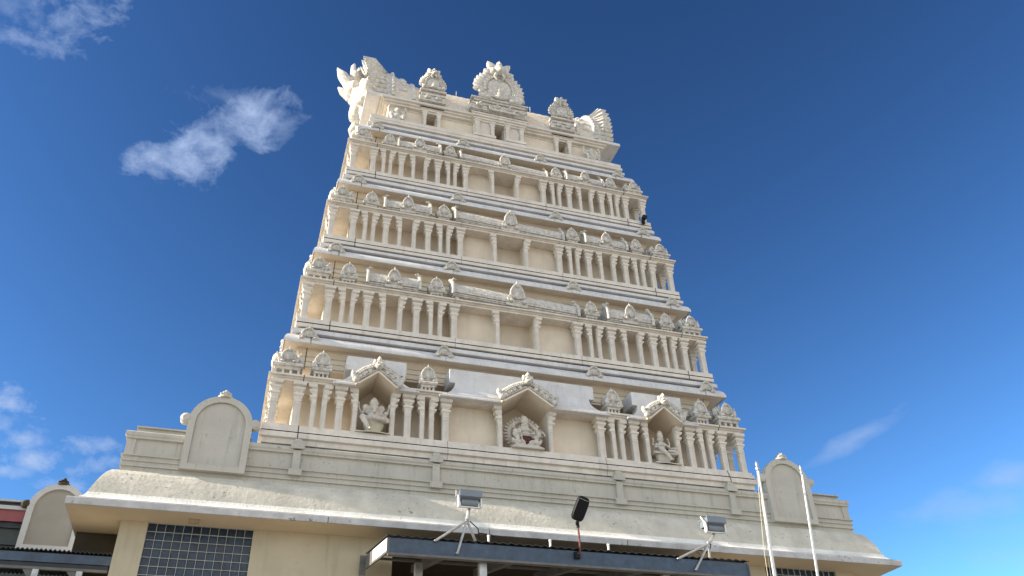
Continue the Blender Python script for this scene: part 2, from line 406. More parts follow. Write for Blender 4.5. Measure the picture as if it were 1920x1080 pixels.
# ================================================================ TOWER
tower = tag(empty('temple_tower', (0, YC, 8.9)), 'tall cream stepped gateway tower of pillared storeys, shrine rows and a carved barrel roof', 'tower')
T = [dict(s=1.00, xo=5.57, xp=5.08, xc=1.86, xn=.56, y=.20, z=9.40, e=(5.55,.26,11.51)),
     dict(s=.960, xo=5.18, xp=4.66, xc=1.63, xn=.47, y=.47, z=12.23, e=(5.16,.54,14.27)),
     dict(s=.930, xo=4.80, xp=4.25, xc=1.41, xn=.40, y=.75, z=14.97, e=(4.77,.82,16.91)),
     dict(s=.880, xo=4.42, xp=3.85, xc=1.19, xn=.33, y=1.03, z=17.64, e=(4.36,1.13,19.42)),
     dict(xo=3.88, y=1.33, z=20.12)]
NCH = [1.87,2.18,2.40,2.72,3.05,3.87,4.20,4.52,4.75]
FR = [0,.113,.192,.308,.437,.576,.702,.815,.894]
# --- one column and one half-column, shared by every storey
CP = [(1.0,0),(1.0,.495),(1.10,.50),(1.10,.53),(.95,.535),(.95,.56),(1.06,.565),(1.06,.59),(.96,.60),(1.0,.63),(1.28,.685),(1.52,.695),(1.52,.74),(1.02,.745),(1.02,.765),(1.32,.795),(1.70,.825),(1.76,.83),
      (1.76,.87),(1.18,.875),(1.18,.895),(1.70,.915),(2.0,.928),(2.0,.998)]
def column_mesh(h, hw):
    m = MB(); m.loft([[(-hw*k,-hw*k,h*t),(hw*k,-hw*k,h*t),(hw*k,hw*k,h*t),(-hw*k,hw*k,h*t)] for k, t in CP]); return m
def pil_mesh(h, w, sgn):                               # flat side at x=0, flares towards sgn
    m = MB(); L = []
    for k, t in CP:
        x1 = w*(1+(k-1)*1.2); d = .062*(1+(k-1)*.7)
        q = [(0,-d,h*t),(sgn*x1,-d,h*t),(sgn*x1,.07,h*t),(0,.07,h*t)]
        L.append(q if sgn > 0 else q[::-1])
    m.loft(L); m.box(*sorted((0, -sgn*.018)), -.045, .07, 0, h); return m
proto = {}
def column(parent, st, x, y):
    h = 1.03*st['s']
    if 'c' not in proto:
        proto['c'] = o = build('column', column_mesh(1.03, .07), STONE, parent, base=(0,0,0)); o.location = Vector((x, y, st['z'])) - WLOC[parent.name]; return
    o = proto['c'].copy(); COL.objects.link(o); o.parent = parent; o.name = 'column'
    o.location = Vector((x, y, st['z'])) - WLOC[parent.name]; o.scale = (st['s'],)*3
def pilaster(parent, st, x, y, sg):
    k = 'p%d' % sg
    if k not in proto:
        proto[k] = o = build('pilaster', pil_mesh(1.03, .085, sg), STONE, parent, base=(0,0,0)); o.location = Vector((x, y, st['z'])) - WLOC[parent.name]; return
    o = proto[k].copy(); COL.objects.link(o); o.parent = parent; o.name = 'pilaster'
    o.location = Vector((x, y, st['z'])) - WLOC[parent.name]; o.scale = (st['s'],)*3

# --- carved ornaments (built round the origin, front towards -y)
def kudu(m, c, w, h, d=.08, ears=True, rim=True, mask=True):
    """horseshoe medallion with a rim, scrolled feet and a pointed top; c = middle of its foot"""
    x, y, z = c; hw = w*.5
    o = []
    n = 14
    for i in range(n+1):
        a = R(-28) + (PI+R(56))*i/n
        rr = hw*.66*(1 + .34*max(0, sin(a))**7)
        o.append((x + rr*cos(a)*1.05, z + h*.36 + rr*sin(a)*h/w*1.05))
    m.yprism(o, y, y+d)
    if rim:
        P = [(px, y-d*.15, pz) for px, pz in o]; m.tube(P, [w*.06]*len(P), 6)
    if mask: m.ell((x, y, z+h*.34), (hw*.34, d*.45, h*.2), 8, 5)
    # pointed crest
    m.ell((x, y, z+h*.78), (hw*.24, d*.55, h*.11), 8, 5)
    m.lathe([(hw*.17,0),(hw*.20,h*.05),(hw*.08,h*.13),(hw*.015,h*.24)], (x, y+d*.3, z+h*.80), 8)
    if ears:
        for sx in (-1, 1):
            m.lathe([(hw*.10,-d*.3),(hw*.24,-d*.25),(hw*.24,d*.6),(hw*.1,d*.6)], (x+sx*hw*.80, y, z+h*.13), 9, 'y')
            m.ell((x+sx*hw*.62, y, z+h*.08), (hw*.26, d*.6, h*.09), 7, 5); m.tube([(x+sx*hw*.60,y-d*.1,z+h*.45),(x+sx*hw*.72,y-d*.2,z+h*.30),(x+sx*hw*.92,y-d*.2,z+h*.22)], [w*.03,w*.045,w*.03], 6)
    return m
def finial(m, c, h):
    m.lathe([(h*.30,0),(h*.30,h*.10),(h*.14,h*.16),(h*.30,h*.34),(h*.30,h*.48),(h*.12,h*.62),(h*.16,h*.70),(h*.07,h*.85),(h*.01,h)], c, 8)
def square_shrine(w):
    m = MB(); hw = w/2
    for sx in (-1,-.33,.33,1): m.box(sx*hw*.62-.022, sx*hw*.62+.022, -.14, .16, 0, .13)
    m.box(-hw*.5, hw*.5, -.08, .16, 0, .13)
    m.loft([[(-a,-b,z),(a,-b,z),(a,.2,z),(-a,.2,z)] for a, b, z in ((hw*.72,.16,.13),(hw*.76,.17,.17),(hw*.95,.21,.18),(hw*1.02,.23,.21),(hw*.98,.21,.235),(hw*.7,.15,.24),(hw*.66,.15,.27))])
    m.lathe([(hw*.80,.27),(hw*.9,.31),(hw*.82,.39),(hw*.5,.48),(hw*.2,.53),(hw*.05,.55)], (0, .03, 0), 8)
    finial(m, (0, .03, .53), .12)
    kudu(m, (0, -.16, .25), w*1.0, .40, .07)
    for sx in (-1, 1):                                 # side medallions seen edge on
        m.ell((sx*hw*.78, .02, .37), (.05,.11,.11), 7, 5)
    return m
def corner_shrine(w):
    m = MB(); hw = w/2
    for i in range(4):
        for j in range(2): x = -hw*.78 + i*hw*.52; m.box(x-.03, x+.03, -.26+j*.4, -.18+j*.4, 0, .13)
    m.box(-hw*.7, hw*.7, -.16, .3, 0, .13)
    m.loft([[(-a,-b,z),(a,-b,z),(a,b+.06,z),(-a,b+.06,z)] for a, b, z in ((hw*.84,.27,.13),(hw*.88,.29,.18),(hw*1.0,.33,.19),(hw*1.03,.34,.23),(hw*.98,.32,.26),(hw*.8,.26,.27),(hw*.8,.26,.30))])
    m.lathe([(hw*.90,.30),(hw*1.0,.35),(hw*.96,.42),(hw*.78,.50),(hw*.42,.555),(hw*.15,.575)], (0, .03, 0), 12)
    finial(m, (0, .03, .56), .15)
    kudu(m, (0, -.30, .27), w*.66, .36, .08, ears=True)
    for sx in (-1, 1):
        m.ell((sx*hw*.78, -.16, .40), (.10,.09,.12), 8, 6); m.ell((sx*hw*.95, .05, .40), (.06,.13,.13), 8, 6)
        m.tube([(sx*hw*.62,-.27,.32),(sx*hw*.8,-.24,.5),(sx*hw*.98,-.1,.36)], .022, 6)
    return m
def barrel_shrine(w, kw=.42, nf=3):
    m = MB(); hw = w/2
    for i, x in enumerate((-hw*.92, -.10, .10, hw*.92)): m.box(x-.05, x+.05, -.13, .25, 0, .10)
    m.box(-hw*.98, hw*.98, -.04, .25, 0, .10)
    m.xprism([(-.15,.10),(-.15,.13),(-.18,.135),(-.18,.165),(-.15,.17),(-.15,.19),(.28,.19),(.28,.10)], -hw*.98, hw*.98)
    m.box(-kw*.55, kw*.55, -.20, -.14, .09, .175)
    # scale-patterned barrel: rows of shallow scallops run along it
    nx = max(24, int(w*26)); na = 12; L = []
    for i in range(nx+1):
        x = -hw + w*i/nx; row = []
        for k in range(na+1):
            a = k/na; ang = R(-12) + R(122)*a
            sc = .010*abs(sin(x*PI/.085 + (k % 2)*PI/2)) if 3 < k < 10 else 0
            row.append((x, .08 - (.29+sc)*cos(ang), .20 + (.34+sc)*max(0, sin(ang)+.0) + (.0 if ang > 0 else .34*sin(ang)*.3)))
        row.append((x, .34, .50)); row.append((x, .34, .19)); L.append(row)
    m.loft(L)
    for i in range(int(w/.075)):                        # hanging scallop trim
        m.ell((-hw+.04+i*.075, -.205, .245), (.03,.02,.03), 6, 4)
    for sx in (-1, 1):                                  # horned end gables
        P = [(sx*hw, .08-.33*cos(R(a)), .20+.37*sin(R(a))) for a in range(-15, 111, 14)]
        m.tube(P, [.042]*len(P), 6)
        m.ell((sx*(hw+.02), -.0, .60), (.055,.07,.055), 8, 6); m.tube([(sx*hw,-.05,.55),(sx*(hw-.05),-.1,.62),(sx*(hw-.12),-.1,.60)], [.045,.035,.02], 6)
        m.lathe([(.035,0),(.045,.03),(.01,.09)], (sx*hw, .05, .60), 7)
    xs = [-hw + w*(i+1)/(nf+1) for i in range(nf)]
    for x in xs:
        if nf > 4 and abs(x) < kw*.5: continue
        finial(m, (x, .14, .53), .14)
    kudu(m, (0, -.24, .17), kw, kw*1.15, .09)
    return m
PROT = {}
def shrine(kind, parent, key, mk, loc, sc):
    if key not in PROT:
        o = build(kind, mk(), CARVE, parent, base=(0,0,0)); PROT[key] = o
    else:
        o = PROT[key].copy(); COL.objects.link(o); o.parent = parent; o.name = kind
    o.location = Vector(loc) - WLOC[parent.name]; v = random.uniform; o.scale = (sc*v(.97,1.03), sc, sc*1.14*v(.96,1.05)); o.rotation_euler = (v(-.02,.02), v(-.015,.015), v(-.05,.05))
    return o
def front_joint(m, prof, x, w=.02):
    m.cur = 1; m.add([(x-w/2, p[1]-.004, p[2]) for p in prof] + [(x+w/2, p[1]-.004, p[2]) for p in prof],
                     [(i, i+1, len(prof)+i+1, len(prof)+i) for i in range(len(prof)-1)]); m.cur = 0

for k in range(4):
    st = T[k]; nx = T[k+1]; s = st['s']; zb = st['z']; y = st['y']; xo = st['xo']; xp = st['xp']; xc = st['xc']; xn = st['xn']; xe, ye, ze = st['e']
    zc = zb + 1.03*s; zt = zb + 1.17*s
    xs = NCH if k == 0 else [xc + f*(xp-xc) for f in FR]
    niches = [(-xn, xn)] if k else [(-3.86,-3.06), (-xn, xn), (3.06, 3.86)]
    m = MB()
    # plinth
    zl = 9.0 if k == 0 else ze if False else zb-.30
    if k == 0:
        pl = [(xo-.3,y+.3,8.96),(xo+.13,y-.13,8.96),(xo+.13,y-.13,9.07),(xo+.19,y-.19,9.09),(xo+.19,y-.19,9.20),(xo+.10,y-.09,9.205),(xo+.10,y-.09,9.232),(xo+.17,y-.15,9.24),(xo+.17,y-.15,9.33),(xo+.14,y-.12,9.335),(xo+.14,y-.12,zb),(xp-.3,y+.8,zb)]
    else:
        pl = [(xo-.3,y+.3,zb-.30),(xo+.10,y-.07,zb-.30),(xo+.10,y-.07,zb-.245),(xo+.15,y-.12,zb-.24),(xo+.15,y-.12,zb-.15),(xo+.08,y-.05,zb-.147),(xo+.08,y-.05,zb-.122),(xo+.15,y-.11,zb-.118),(xo+.15,y-.11,zb),(xp-.3,y+.8,zb)]
    m.ring(pl, YC, dark=(6,) if k == 0 else (1, 6))
    # core behind the columns, set further back in the niches
    iv = []; x = -xp-.06; g1 = y+.49*s; g2 = y+.22; gn = y+(.64 if k == 0 else .50)
    cuts = []
    for a, b in niches: cuts.append((a-.03, b+.03, gn))
    cuts += [(-xc, -xn-.03, g2), (xn+.03, xc, g2)]
    cuts.sort()
    for a, b, yy in cuts:
        if a > x + 1e-4: iv.append((x, a, g1))
        iv.append((a, b, yy)); x = b
    iv.append((x, xp+.06, g1))
    m.cur = 2
    for a, b, yy in iv: m.box(a, b, yy, y+1.2, zb, zc+.001)
    m.box(-xp-.06, xp+.06, y+1.2, 2*YC-y-.5, zb, zc+.001)
    m.cur = 0
    # entablature
    en = [(xp-.3,y+.7,zc),(xo-.03,y+.04,zc),(xo+.09,y-.09,zc),(xo+.09,y-.09,zc+.05*s),(xo+.12,y-.12,zc+.055*s),(xo+.12,y-.12,zc+.085*s),(xo+.19,y-.18,zc+.09*s),(xo+.19,y-.18,zt-.012),(xo+.17,y-.16,zt),(xp-.4,y+.9,zt)]
    m.ring(en, YC, gaps=niches if k == 0 else (), dark=())
    # neck under the eave
    xk = xe-.48; yk = ye+.46
    nk = [(xk-.3,yk+.30,zt),(xk-.3,yk+.30,ze-.42),(xk,yk,ze-.41),(xk,yk,ze-.36),(xk+.03,yk-.03,ze-.355),(xk+.03,yk-.03,ze-.24),(xk+.06,yk-.06,ze-.235),(xk+.06,yk-.06,ze-.13),(xk+.09,yk-.09,ze-.125),(xk+.16,yk-.16,ze-.02),(xk+.16,yk-.16,ze+.06)]
    m.cur = 2; m.ring(nk, YC, closed=False); m.cur = 0
    # joints that run down through the mouldings
    for x in (-xp+.06, xp-.06):
        front_joint(m, pl[1:-1], x+.02, .018); front_joint(m, en[2:-1], x, .018); front_joint(m, nk[2:], x+.01, .018)
    for x in (-xc, xc): front_joint(m, pl[1:-1], x+.02, .007); front_joint(m, en[2:-1], x, .006)
    sto = tag(build('storey', m, [STONE, JOINT, CREAM], tower, base=(0, YC, zb)))
    # eave with a rounded upper face, painted paler than the walls
    x2, y2, z2 = nx['xo'], nx['y'], nx['z']; zq = z2-.30
    ea = [(xe-.34,ye+.32,ze+.045),(xe-.04,ye+.04,ze+.02),(xe-.01,ye+.01,ze),(xe,ye,ze+.008),(xe,ye,ze+.065),(xe-.012,ye+.012,ze+.11),(xe-.03,ye+.04,ze+.165),(xe-.055,ye+.08,ze+.215),(xe-.09,ye+.13,ze+.255),(xe-.16,ye+.20,ze+.27)]
    ea += [(x2+.06,y2-.01,ze+.272),(x2+.06,y2-.01,ze+.302),(x2+.21,y2-.14,ze+.305),(x2+.21,y2-.14,(ze+.31+zq)/2+.03),(x2+.10,y2-.03,(ze+.31+zq)/2+.033),(x2+.10,y2-.03,zq-.028),(x2+.19,y2-.12,zq-.025),(x2+.19,y2-.12,zq+.001),(x2-.2,y2+.2,zq+.002)]
    m = MB(); m.ring(ea[1:] , YC, closed=False, dark=(9, 13)); m.cur = 2; m.ring(ea[:3], YC, closed=False); m.cur = 0
    for x in (-xp+.12, xp-.12): front_joint(m, ea[1:10], x, .016)
    for x in (-xc, xc): front_joint(m, ea[1:10], x, .006)
    build('eave', m, [EAVEW, JOINT, CREAM], sto, ang=28)
    # columns across the front, then the two visible returns
    cx_ = [xo, xp, xs[0], xs[3], xs[6]]
    for x in cx_:
        for sx in (-1, 1): column(sto, st, sx*x, y)
    for a, sg in ((xs[1],1),(xs[2],-1),(xs[4],-1),(xs[5],1),(xs[7],1),(xs[8],-1)):
        # pairs face away from the slot between them
        pass
    for x, out in ((xs[1], -1), (xs[2], 1), (xs[4], -1), (xs[5], 1), (xs[7], -1), (xs[8], 1)):
        for sx in (-1, 1): pilaster(sto, st, sx*(x - out*.04), y, sx*out)
    for sx in (-1, 1): pilaster(sto, st, sx*(xn+.01), y, sx)
    for yy in (.5, 1.35, 1.75, 2.8):
        for sx in (-1, 1): column(sto, st, sx*xo, y+yy*s)
    # inner side walls of the galleries' slots: dark backs between paired half columns
    # shrine row
    zs = zt; q = [5.38-.39*k, 4.66-.41*k, 3.46-.30*k, 2.28-.21*k]
    ys = y+.10
    for sx in (-1, 1):
        shrine('corner_shrine', sto, 'c', lambda: corner_shrine(.66), (sx*q[0], ys+.10, zs), s*.98)
        shrine('square_shrine', sto, 'k', lambda: square_shrine(.45), (sx*q[1], ys+.02, zs), s*.98)
        shrine('square_shrine', sto, 'k', None, (sx*q[3], ys+.02, zs), s*.98)
        if k: shrine('barrel_shrine', sto, 'b', lambda: barrel_shrine(1.36), (sx*q[2], ys, zs), s)
        shrine('corner_shrine', sto, 'c', None, (sx*(xo-.22), y+2.4, zs), s*.98)
    if k: shrine('barrel_shrine', sto, 'B', lambda: barrel_shrine(3.6, .56, 9), (0, ys, zs), s*(1.0, 1.0, .925, .86)[k])
    # medallions on the eave
    for x in (5.02-.405*k, 1.90-.225*k):
        for sx in (-1, 1):
            if 'm' not in PROT:
                PROT['m'] = build('eave_medallion', kudu(MB(), (0,0,0), .44, .34, .10), CARVE, sto, base=(0,0,0)); o = PROT['m']
            else:
                o = PROT['m'].copy(); COL.objects.link(o); o.parent = sto; o.name = 'eave_medallion'
            o.location = Vector((sx*x, ye+.0, ze+.10)) - WLOC[sto.name]; o.scale = (s,)*3
    for sx in (-1, 1):
        for yy in (.7, 2.3):
            o = PROT['m'].copy(); COL.objects.link(o); o.parent = sto; o.name = 'eave_medallion'
            o.location = Vector((sx*xe, ye+yy, ze+.10)) - WLOC[sto.name]; o.rotation_euler = (0, 0, sx*PI/2); o.scale = (s,)*3
    if k == 0: STO1 = sto

# ---- plain flared roofs and niche pediments of the lowest storey
def niche_roof(cx, hw, ht, hn, gh, gy):
    y = .20; zc = 9.40+1.03; z1 = 11.27; zm = 10.92
    m = MB()
    sof = lambda x: (zc + (gh-zc)*(1-abs(x)/hn)) if abs(x) < hn else zc-.01
    # upper block
    m.box(cx-ht, cx+ht, y-.02, y+.5, zm, z1)
    # flared lower skirt, cut away below the pediment
    nx = 40; na = 8; L = []
    rows = []
    for i in range(nx+1):
        u = -1+2*i/nx; row = []
        for a in range(na+1):
            t = a/na
            zz = zc+.03 + (zm-zc-.03)*t
            fl = (1-t)**2.2
            x = u*(ht-.13 + (hw-ht+.13)*fl)
            yy = y-.02 - .22*fl
            lo = sof(x)+.005
            if zz < lo: zz = min(lo, zm); t2 = (zz-zc-.03)/(zm-zc-.03); yy = y-.02-.22*(1-max(0, t2))**2.2
            row.append((cx+x, yy, zz))
        rows.append(row)
    back = [[(p[0], y+.30, p[2]) for p in r] for r in rows]
    n1 = na+1; vs = [p for r in rows for p in r]; b0 = len(vs); vs += [p for r in back for p in r]; fs = []
    for i in range(nx):
        for a in range(na):
            q = (i*n1+a, (i+1)*n1+a, (i+1)*n1+a+1, i*n1+a+1); fs.append(q)
        fs.append((i*n1, (i+1)*n1, b0+(i+1)*n1, b0+i*n1))
    for i in (0, nx):
        for a in range(na): fs.append((i*n1+a, i*n1+a+1, b0+i*n1+a+1, b0+i*n1+a))
    m.add(vs, fs)
    # thin drip edge
    for x0, x1 in ((-hw, -hn-.02), (hn+.02, hw)): m.box(cx+x0+.004, cx+x1-.004, y-.245, y-.1, zc-.0, zc+.04)
    r = build('niche_roof', m, EAVEW, STO1, ang=50)
    # pediment: sloped soffit boards + carved crest
    p = MB(); fy = y-.34
    for sx in (-1, 1):
        a = (cx+sx*hn, zc); b = (cx, gh)
        p.add([(a[0],fy,a[1]),(b[0],fy,b[1]),(b[0],y+.66,b[1]),(a[0],y+.66,a[1]),(a[0]+sx*.0,fy,a[1]+.05),(b[0],fy,b[1]+.05),(b[0],y+.66,b[1]+.05),(a[0],y+.66,a[1]+.05)],
              [(0,1,2,3),(4,7,6,5),(0,4,5,1),(2,6,7,3),(0,3,7,4)])
        p.box(*sorted((cx+sx*hn, cx+sx*(hn+.06))), fy, y-.1, zc-.002, zc+.05)
        p.box(*sorted((cx+sx*(hn+.0), cx+sx*(hn+.03))), y+.0, y+.66, 9.40, zc+.010)
    p.yprism([(cx-hn-.03, 9.40),(cx+hn+.03,9.40),(cx+hn+.03,zc+.05),(cx,gh+.05),(cx-hn-.03,zc+.05)], y+.655, y+.70)
    build('niche_pediment', p, CREAM, STO1)
    c = MB(); n = 14 if hn > .5 else 11; H = gy-gh
    for sx in (-1, 1):
        for i in range(n+1):
            t = i/n; x = cx+sx*(hn+.05)*(1-t); z = zc+.05+(gh-zc)*t
            bow = sin(PI*min(1, t*1.02))*.045
            c.ell((x, fy+.02, z+.035), (.032,.04,.032), 7, 5)
            nrm = Vector((sx*(gh-zc), hn)).normalized()
            xx, z_ = x+nrm.x*(.075+bow), z+.035+nrm.y*(.075+bow)
            c.ell((xx, fy+.0, z_), (.033,.045,.033), 8, 6)
            c.leaf((xx+nrm.x*.015, fy+.01, z_+nrm.y*.015), (nrm.x, nrm.y), .075, .058, .045)
            if 1 <= i < n-1 and i % 3 == 1: c.lathe([(.02,-.02),(.05,-.02),(.058,0),(.05,.03)], (x+nrm.x*.05, fy+.0, z+.05+nrm.y*.05), 10, 'y')
        c.ell((cx+sx*(hn+.08), fy, zc+.10), (.075,.07,.085), 8, 6); c.ell((cx+sx*(hn+.13), fy, zc+.17), (.05,.05,.06), 8, 6); c.leaf((cx+sx*(hn+.13), fy, zc+.18), (sx*.4, 1), .13, .1, .06)
        c.yprism([(cx+sx*(hn+.03), zc+.05),(cx, gh+.05),(cx, gh+.22*hn/.56),(cx+sx*hn*.5, zc+.5*(gh-zc)+.20)], fy+.03, y-.05)
    zt_ = gh+.18*(hn/.56)
    c.ell((cx, fy-.02, zt_+.03), (.10,.10,.11), 9, 7); c.ell((cx, fy-.09, zt_+.0), (.05,.05,.04), 8, 5)
    for sx in (-1, 1): c.ell((cx+sx*.09, fy-.02, zt_+.07), (.05,.05,.06), 8, 6); c.ell((cx+sx*.045, fy-.10, zt_+.05), (.028,.03,.028), 7, 5)
    c.leaf((cx, fy, zt_+.10), (0, 1), .16, .12, .08); c.leaf((cx-.06, fy, zt_+.08), (-.6, 1), .11, .1, .06); c.leaf((cx+.06, fy, zt_+.08), (.6, 1), .11, .1, .06)
    build('pediment_crest', c, CARVE, STO1)
    f = MB()
    for i in range(3 if hw < 1.5 else 3):
        finial(f, (cx + (i-1)*(ht*.62), y+.25, z1-.01), .17)
    build('roof_finial', f, CARVE, STO1)
niche_roof(0, 2.06, 1.78, .56, 10.80, 11.2)
for sx in (-1, 1): niche_roof(sx*3.46, .94, .67, .40, 10.76, 11.1)

# ---- crown storey
t5 = T[4]; zb = t5['z']; y = t5['y']; X5 = t5['xo']
m = MB()
m.ring([(X5-.3,y+.3,zb-.30),(X5+.10,y-.05,zb-.30),(X5+.10,y-.05,zb-.22),(X5+.16,y-.13,zb-.21),(X5+.16,y-.13,zb-.12),(X5+.10,y-.06,zb-.11),(X5+.10,y-.06,zb-.08),(X5+.13,y-.10,zb-.07),(X5+.13,y-.10,zb+.06),(X5+.05,y-.02,zb+.10),(X5-1,y+1,zb+.10)], YC)
XW = 3.48; yw = y+.22
m.cur = 2
for a, b, d in ((-XW,-2.29,0),(-2.29,-2.01,.35),(-2.01,-.15,0),(-.15,.15,.5),(.15,2.01,0),(2.01,2.29,.35),(2.29,XW,0)): m.box(a, b, yw+d, yw+.9, zb+.05, 20.95)
m.box(-XW, XW, yw+.9, 2*YC-yw, zb+.05, 21.22); m.box(-XW, XW, yw, yw+.9, 20.95, 21.22); m.cur = 0
m.ring([(XW-.2,yw+.2,20.92),(XW+.02,yw-.02,20.92),(XW+.02,yw-.02,20.98),(XW+.12,yw-.12,20.99),(XW+.12,yw-.12,21.06),(XW+.18,yw-.18,21.07),(XW+.18,yw-.18,21.13),(XW+.26,yw-.24,21.14),(XW+.26,yw-.24,21.20),(XW-.2,yw+.2,21.20)], YC)
crown = build('crown_storey', m, [STONE, JOINT, CREAM], tower, base=(0, YC, zb))
m = MB()
m.ring([(2.,2.5,21.2),(4.17,1.40,21.205),(4.19,1.38,21.21),(4.19,1.38,21.31),(4.15,1.42,21.36),(2.,2.5,21.37)], YC)
build('roof_slab', m, EAVEW, crown)
def porch(cx, w, wo, proj, zt=21.20, door=.15):
    m = MB(); hw = w/2; yf = yw-proj
    m.box(cx-hw, cx-door-.01, yf+.10, yw, zb+.08, 20.93); m.box(cx+door+.01, cx+hw, yf+.10, yw, zb+.08, 20.93)
    m.loft([[(cx-a,b,z),(cx+a,b,z),(cx+a,yw+.02,z),(cx-a,yw+.02,z)] for a, b, z in ((hw+.02,yf+.06,20.93),(hw+.02,yf+.06,20.99),(hw+.06,yf+.02,21.0),(hw+.06,yf+.02,21.07),(hw+.10,yf-.02,21.08),(hw+.10,yf-.02,21.16),(hw+.13,yf-.05,21.165),(hw+.13,yf-.05,zt+.012))])
    m.box(cx-hw-.05, cx-door-.0, yf-.02, yw, zb+.10, zb+.2) if w > 1.2 else m.box(cx-hw-.02, cx+hw+.02, yf+.03, yw, zb+.08, zb+.13)
    if w > 1.2: m.box(cx+door, cx+hw+.05, yf-.02, yw, zb+.10, zb+.2)
    return m
def mini_col(m, x, yf, z0, z1, w):
    h = z1-z0
    m.loft([[(x-w*k,yf-w*k*.6,z0+h*t),(x+w*k,yf-w*k*.6,z0+h*t),(x+w*k,yf+w,z0+h*t),(x-w*k,yf+w,z0+h*t)] for k, t in ((1,0),(1,.55),(1.25,.57),(1.25,.62),(.95,.63),(1.1,.72),(1.5,.78),(1.5,.84),(1.3,.85),(1.7,.92),(1.9,.93),(1.9,1))])
m = porch(0, 1.6, 0, .30)
for x in (-.72,-.24,.24,.72): mini_col(m, x, yw-.26, zb+.15, 20.93, .05)
po = build('crown_porch', m, STONE, crown)

for sx in (-1, 1):
    m = porch(sx*2.15, .56, 0, .16, 21.2, .14)
    for x in (-.22, .22): mini_col(m, sx*2.15+x, yw-.14, zb+.10, 20.93, .045)
    po = build('crown_niche', m, STONE, crown)
# crouching figures under the cornice corners
def gana(cx):
    m = MB(); y0 = yw-.14; z = zb+.10
    m.ell((cx, y0, z+.20), (.14,.12,.16)); m.ell((cx, y0-.02, z+.46), (.105,.10,.115)); m.ell((cx, y0, z+.33), (.07,.07,.07))
    m.ell((cx, y0-.12, z+.44), (.025,.03,.025)); m.ell((cx, y0, z+.55), (.08,.08,.05))
    for s in (-1, 1):
        m.tube([(cx+s*.11,y0,z+.31),(cx+s*.25,y0-.02,z+.30),(cx+s*.27,y0-.02,z+.50),(cx+s*.24,y0,z+.66)], [.05,.045,.04,.04], 8)
        m.tube([(cx+s*.07,y0-.03,z+.10),(cx+s*.22,y0-.14,z+.20),(cx+s*.17,y0-.12,z+.02),(cx+s*.15,y0-.2,z+.0)], [.07,.06,.045,.035], 8)
        m.ell((cx+s*.11, y0, z+.45), (.03,.03,.045))
    return m
for cx in (-3.22, 3.12): build('crouching_figure', gana(cx), CARVE, crown, base=(cx, yw, zb+.1), remesh=.022)

# ---- barrel roof
XR = 3.35; RY = 1.56; RZ = 1.55; Z0 = 21.36
m = MB(); L = []; na = 40; nx = 60
for i in range(nx+1):
    x = -XR + 2*XR*i/nx; row = []
    for a in range(na+1):
        t = PI*a/na; rp = .012*(abs(sin(x*14 + t*16)) + abs(sin(x*14 - t*16)))
        row.append((x, YC - (RY+rp)*cos(t), Z0 + (RZ+rp)*sin(t)))
    L.append(row)
m.loft(L)
roof = build('barrel_roof', m, ROOFC, tower, base=(0, YC, Z0), ang=70)
f = MB()
for i in range(7): finial(f, (-2.7+i*.9, YC, Z0+RZ-.02), .55)
f.tube([(1.15,YC-RY*.93,Z0+.75),(1.15,YC-RY*.93,Z0+.98)], .012, 5); f.tube([(-1.35,YC-RY*.93,Z0+.75),(-1.35,YC-RY*.93,Z0+.95)], .012, 5)
build('ridge_finial', f, CARVE, roof)
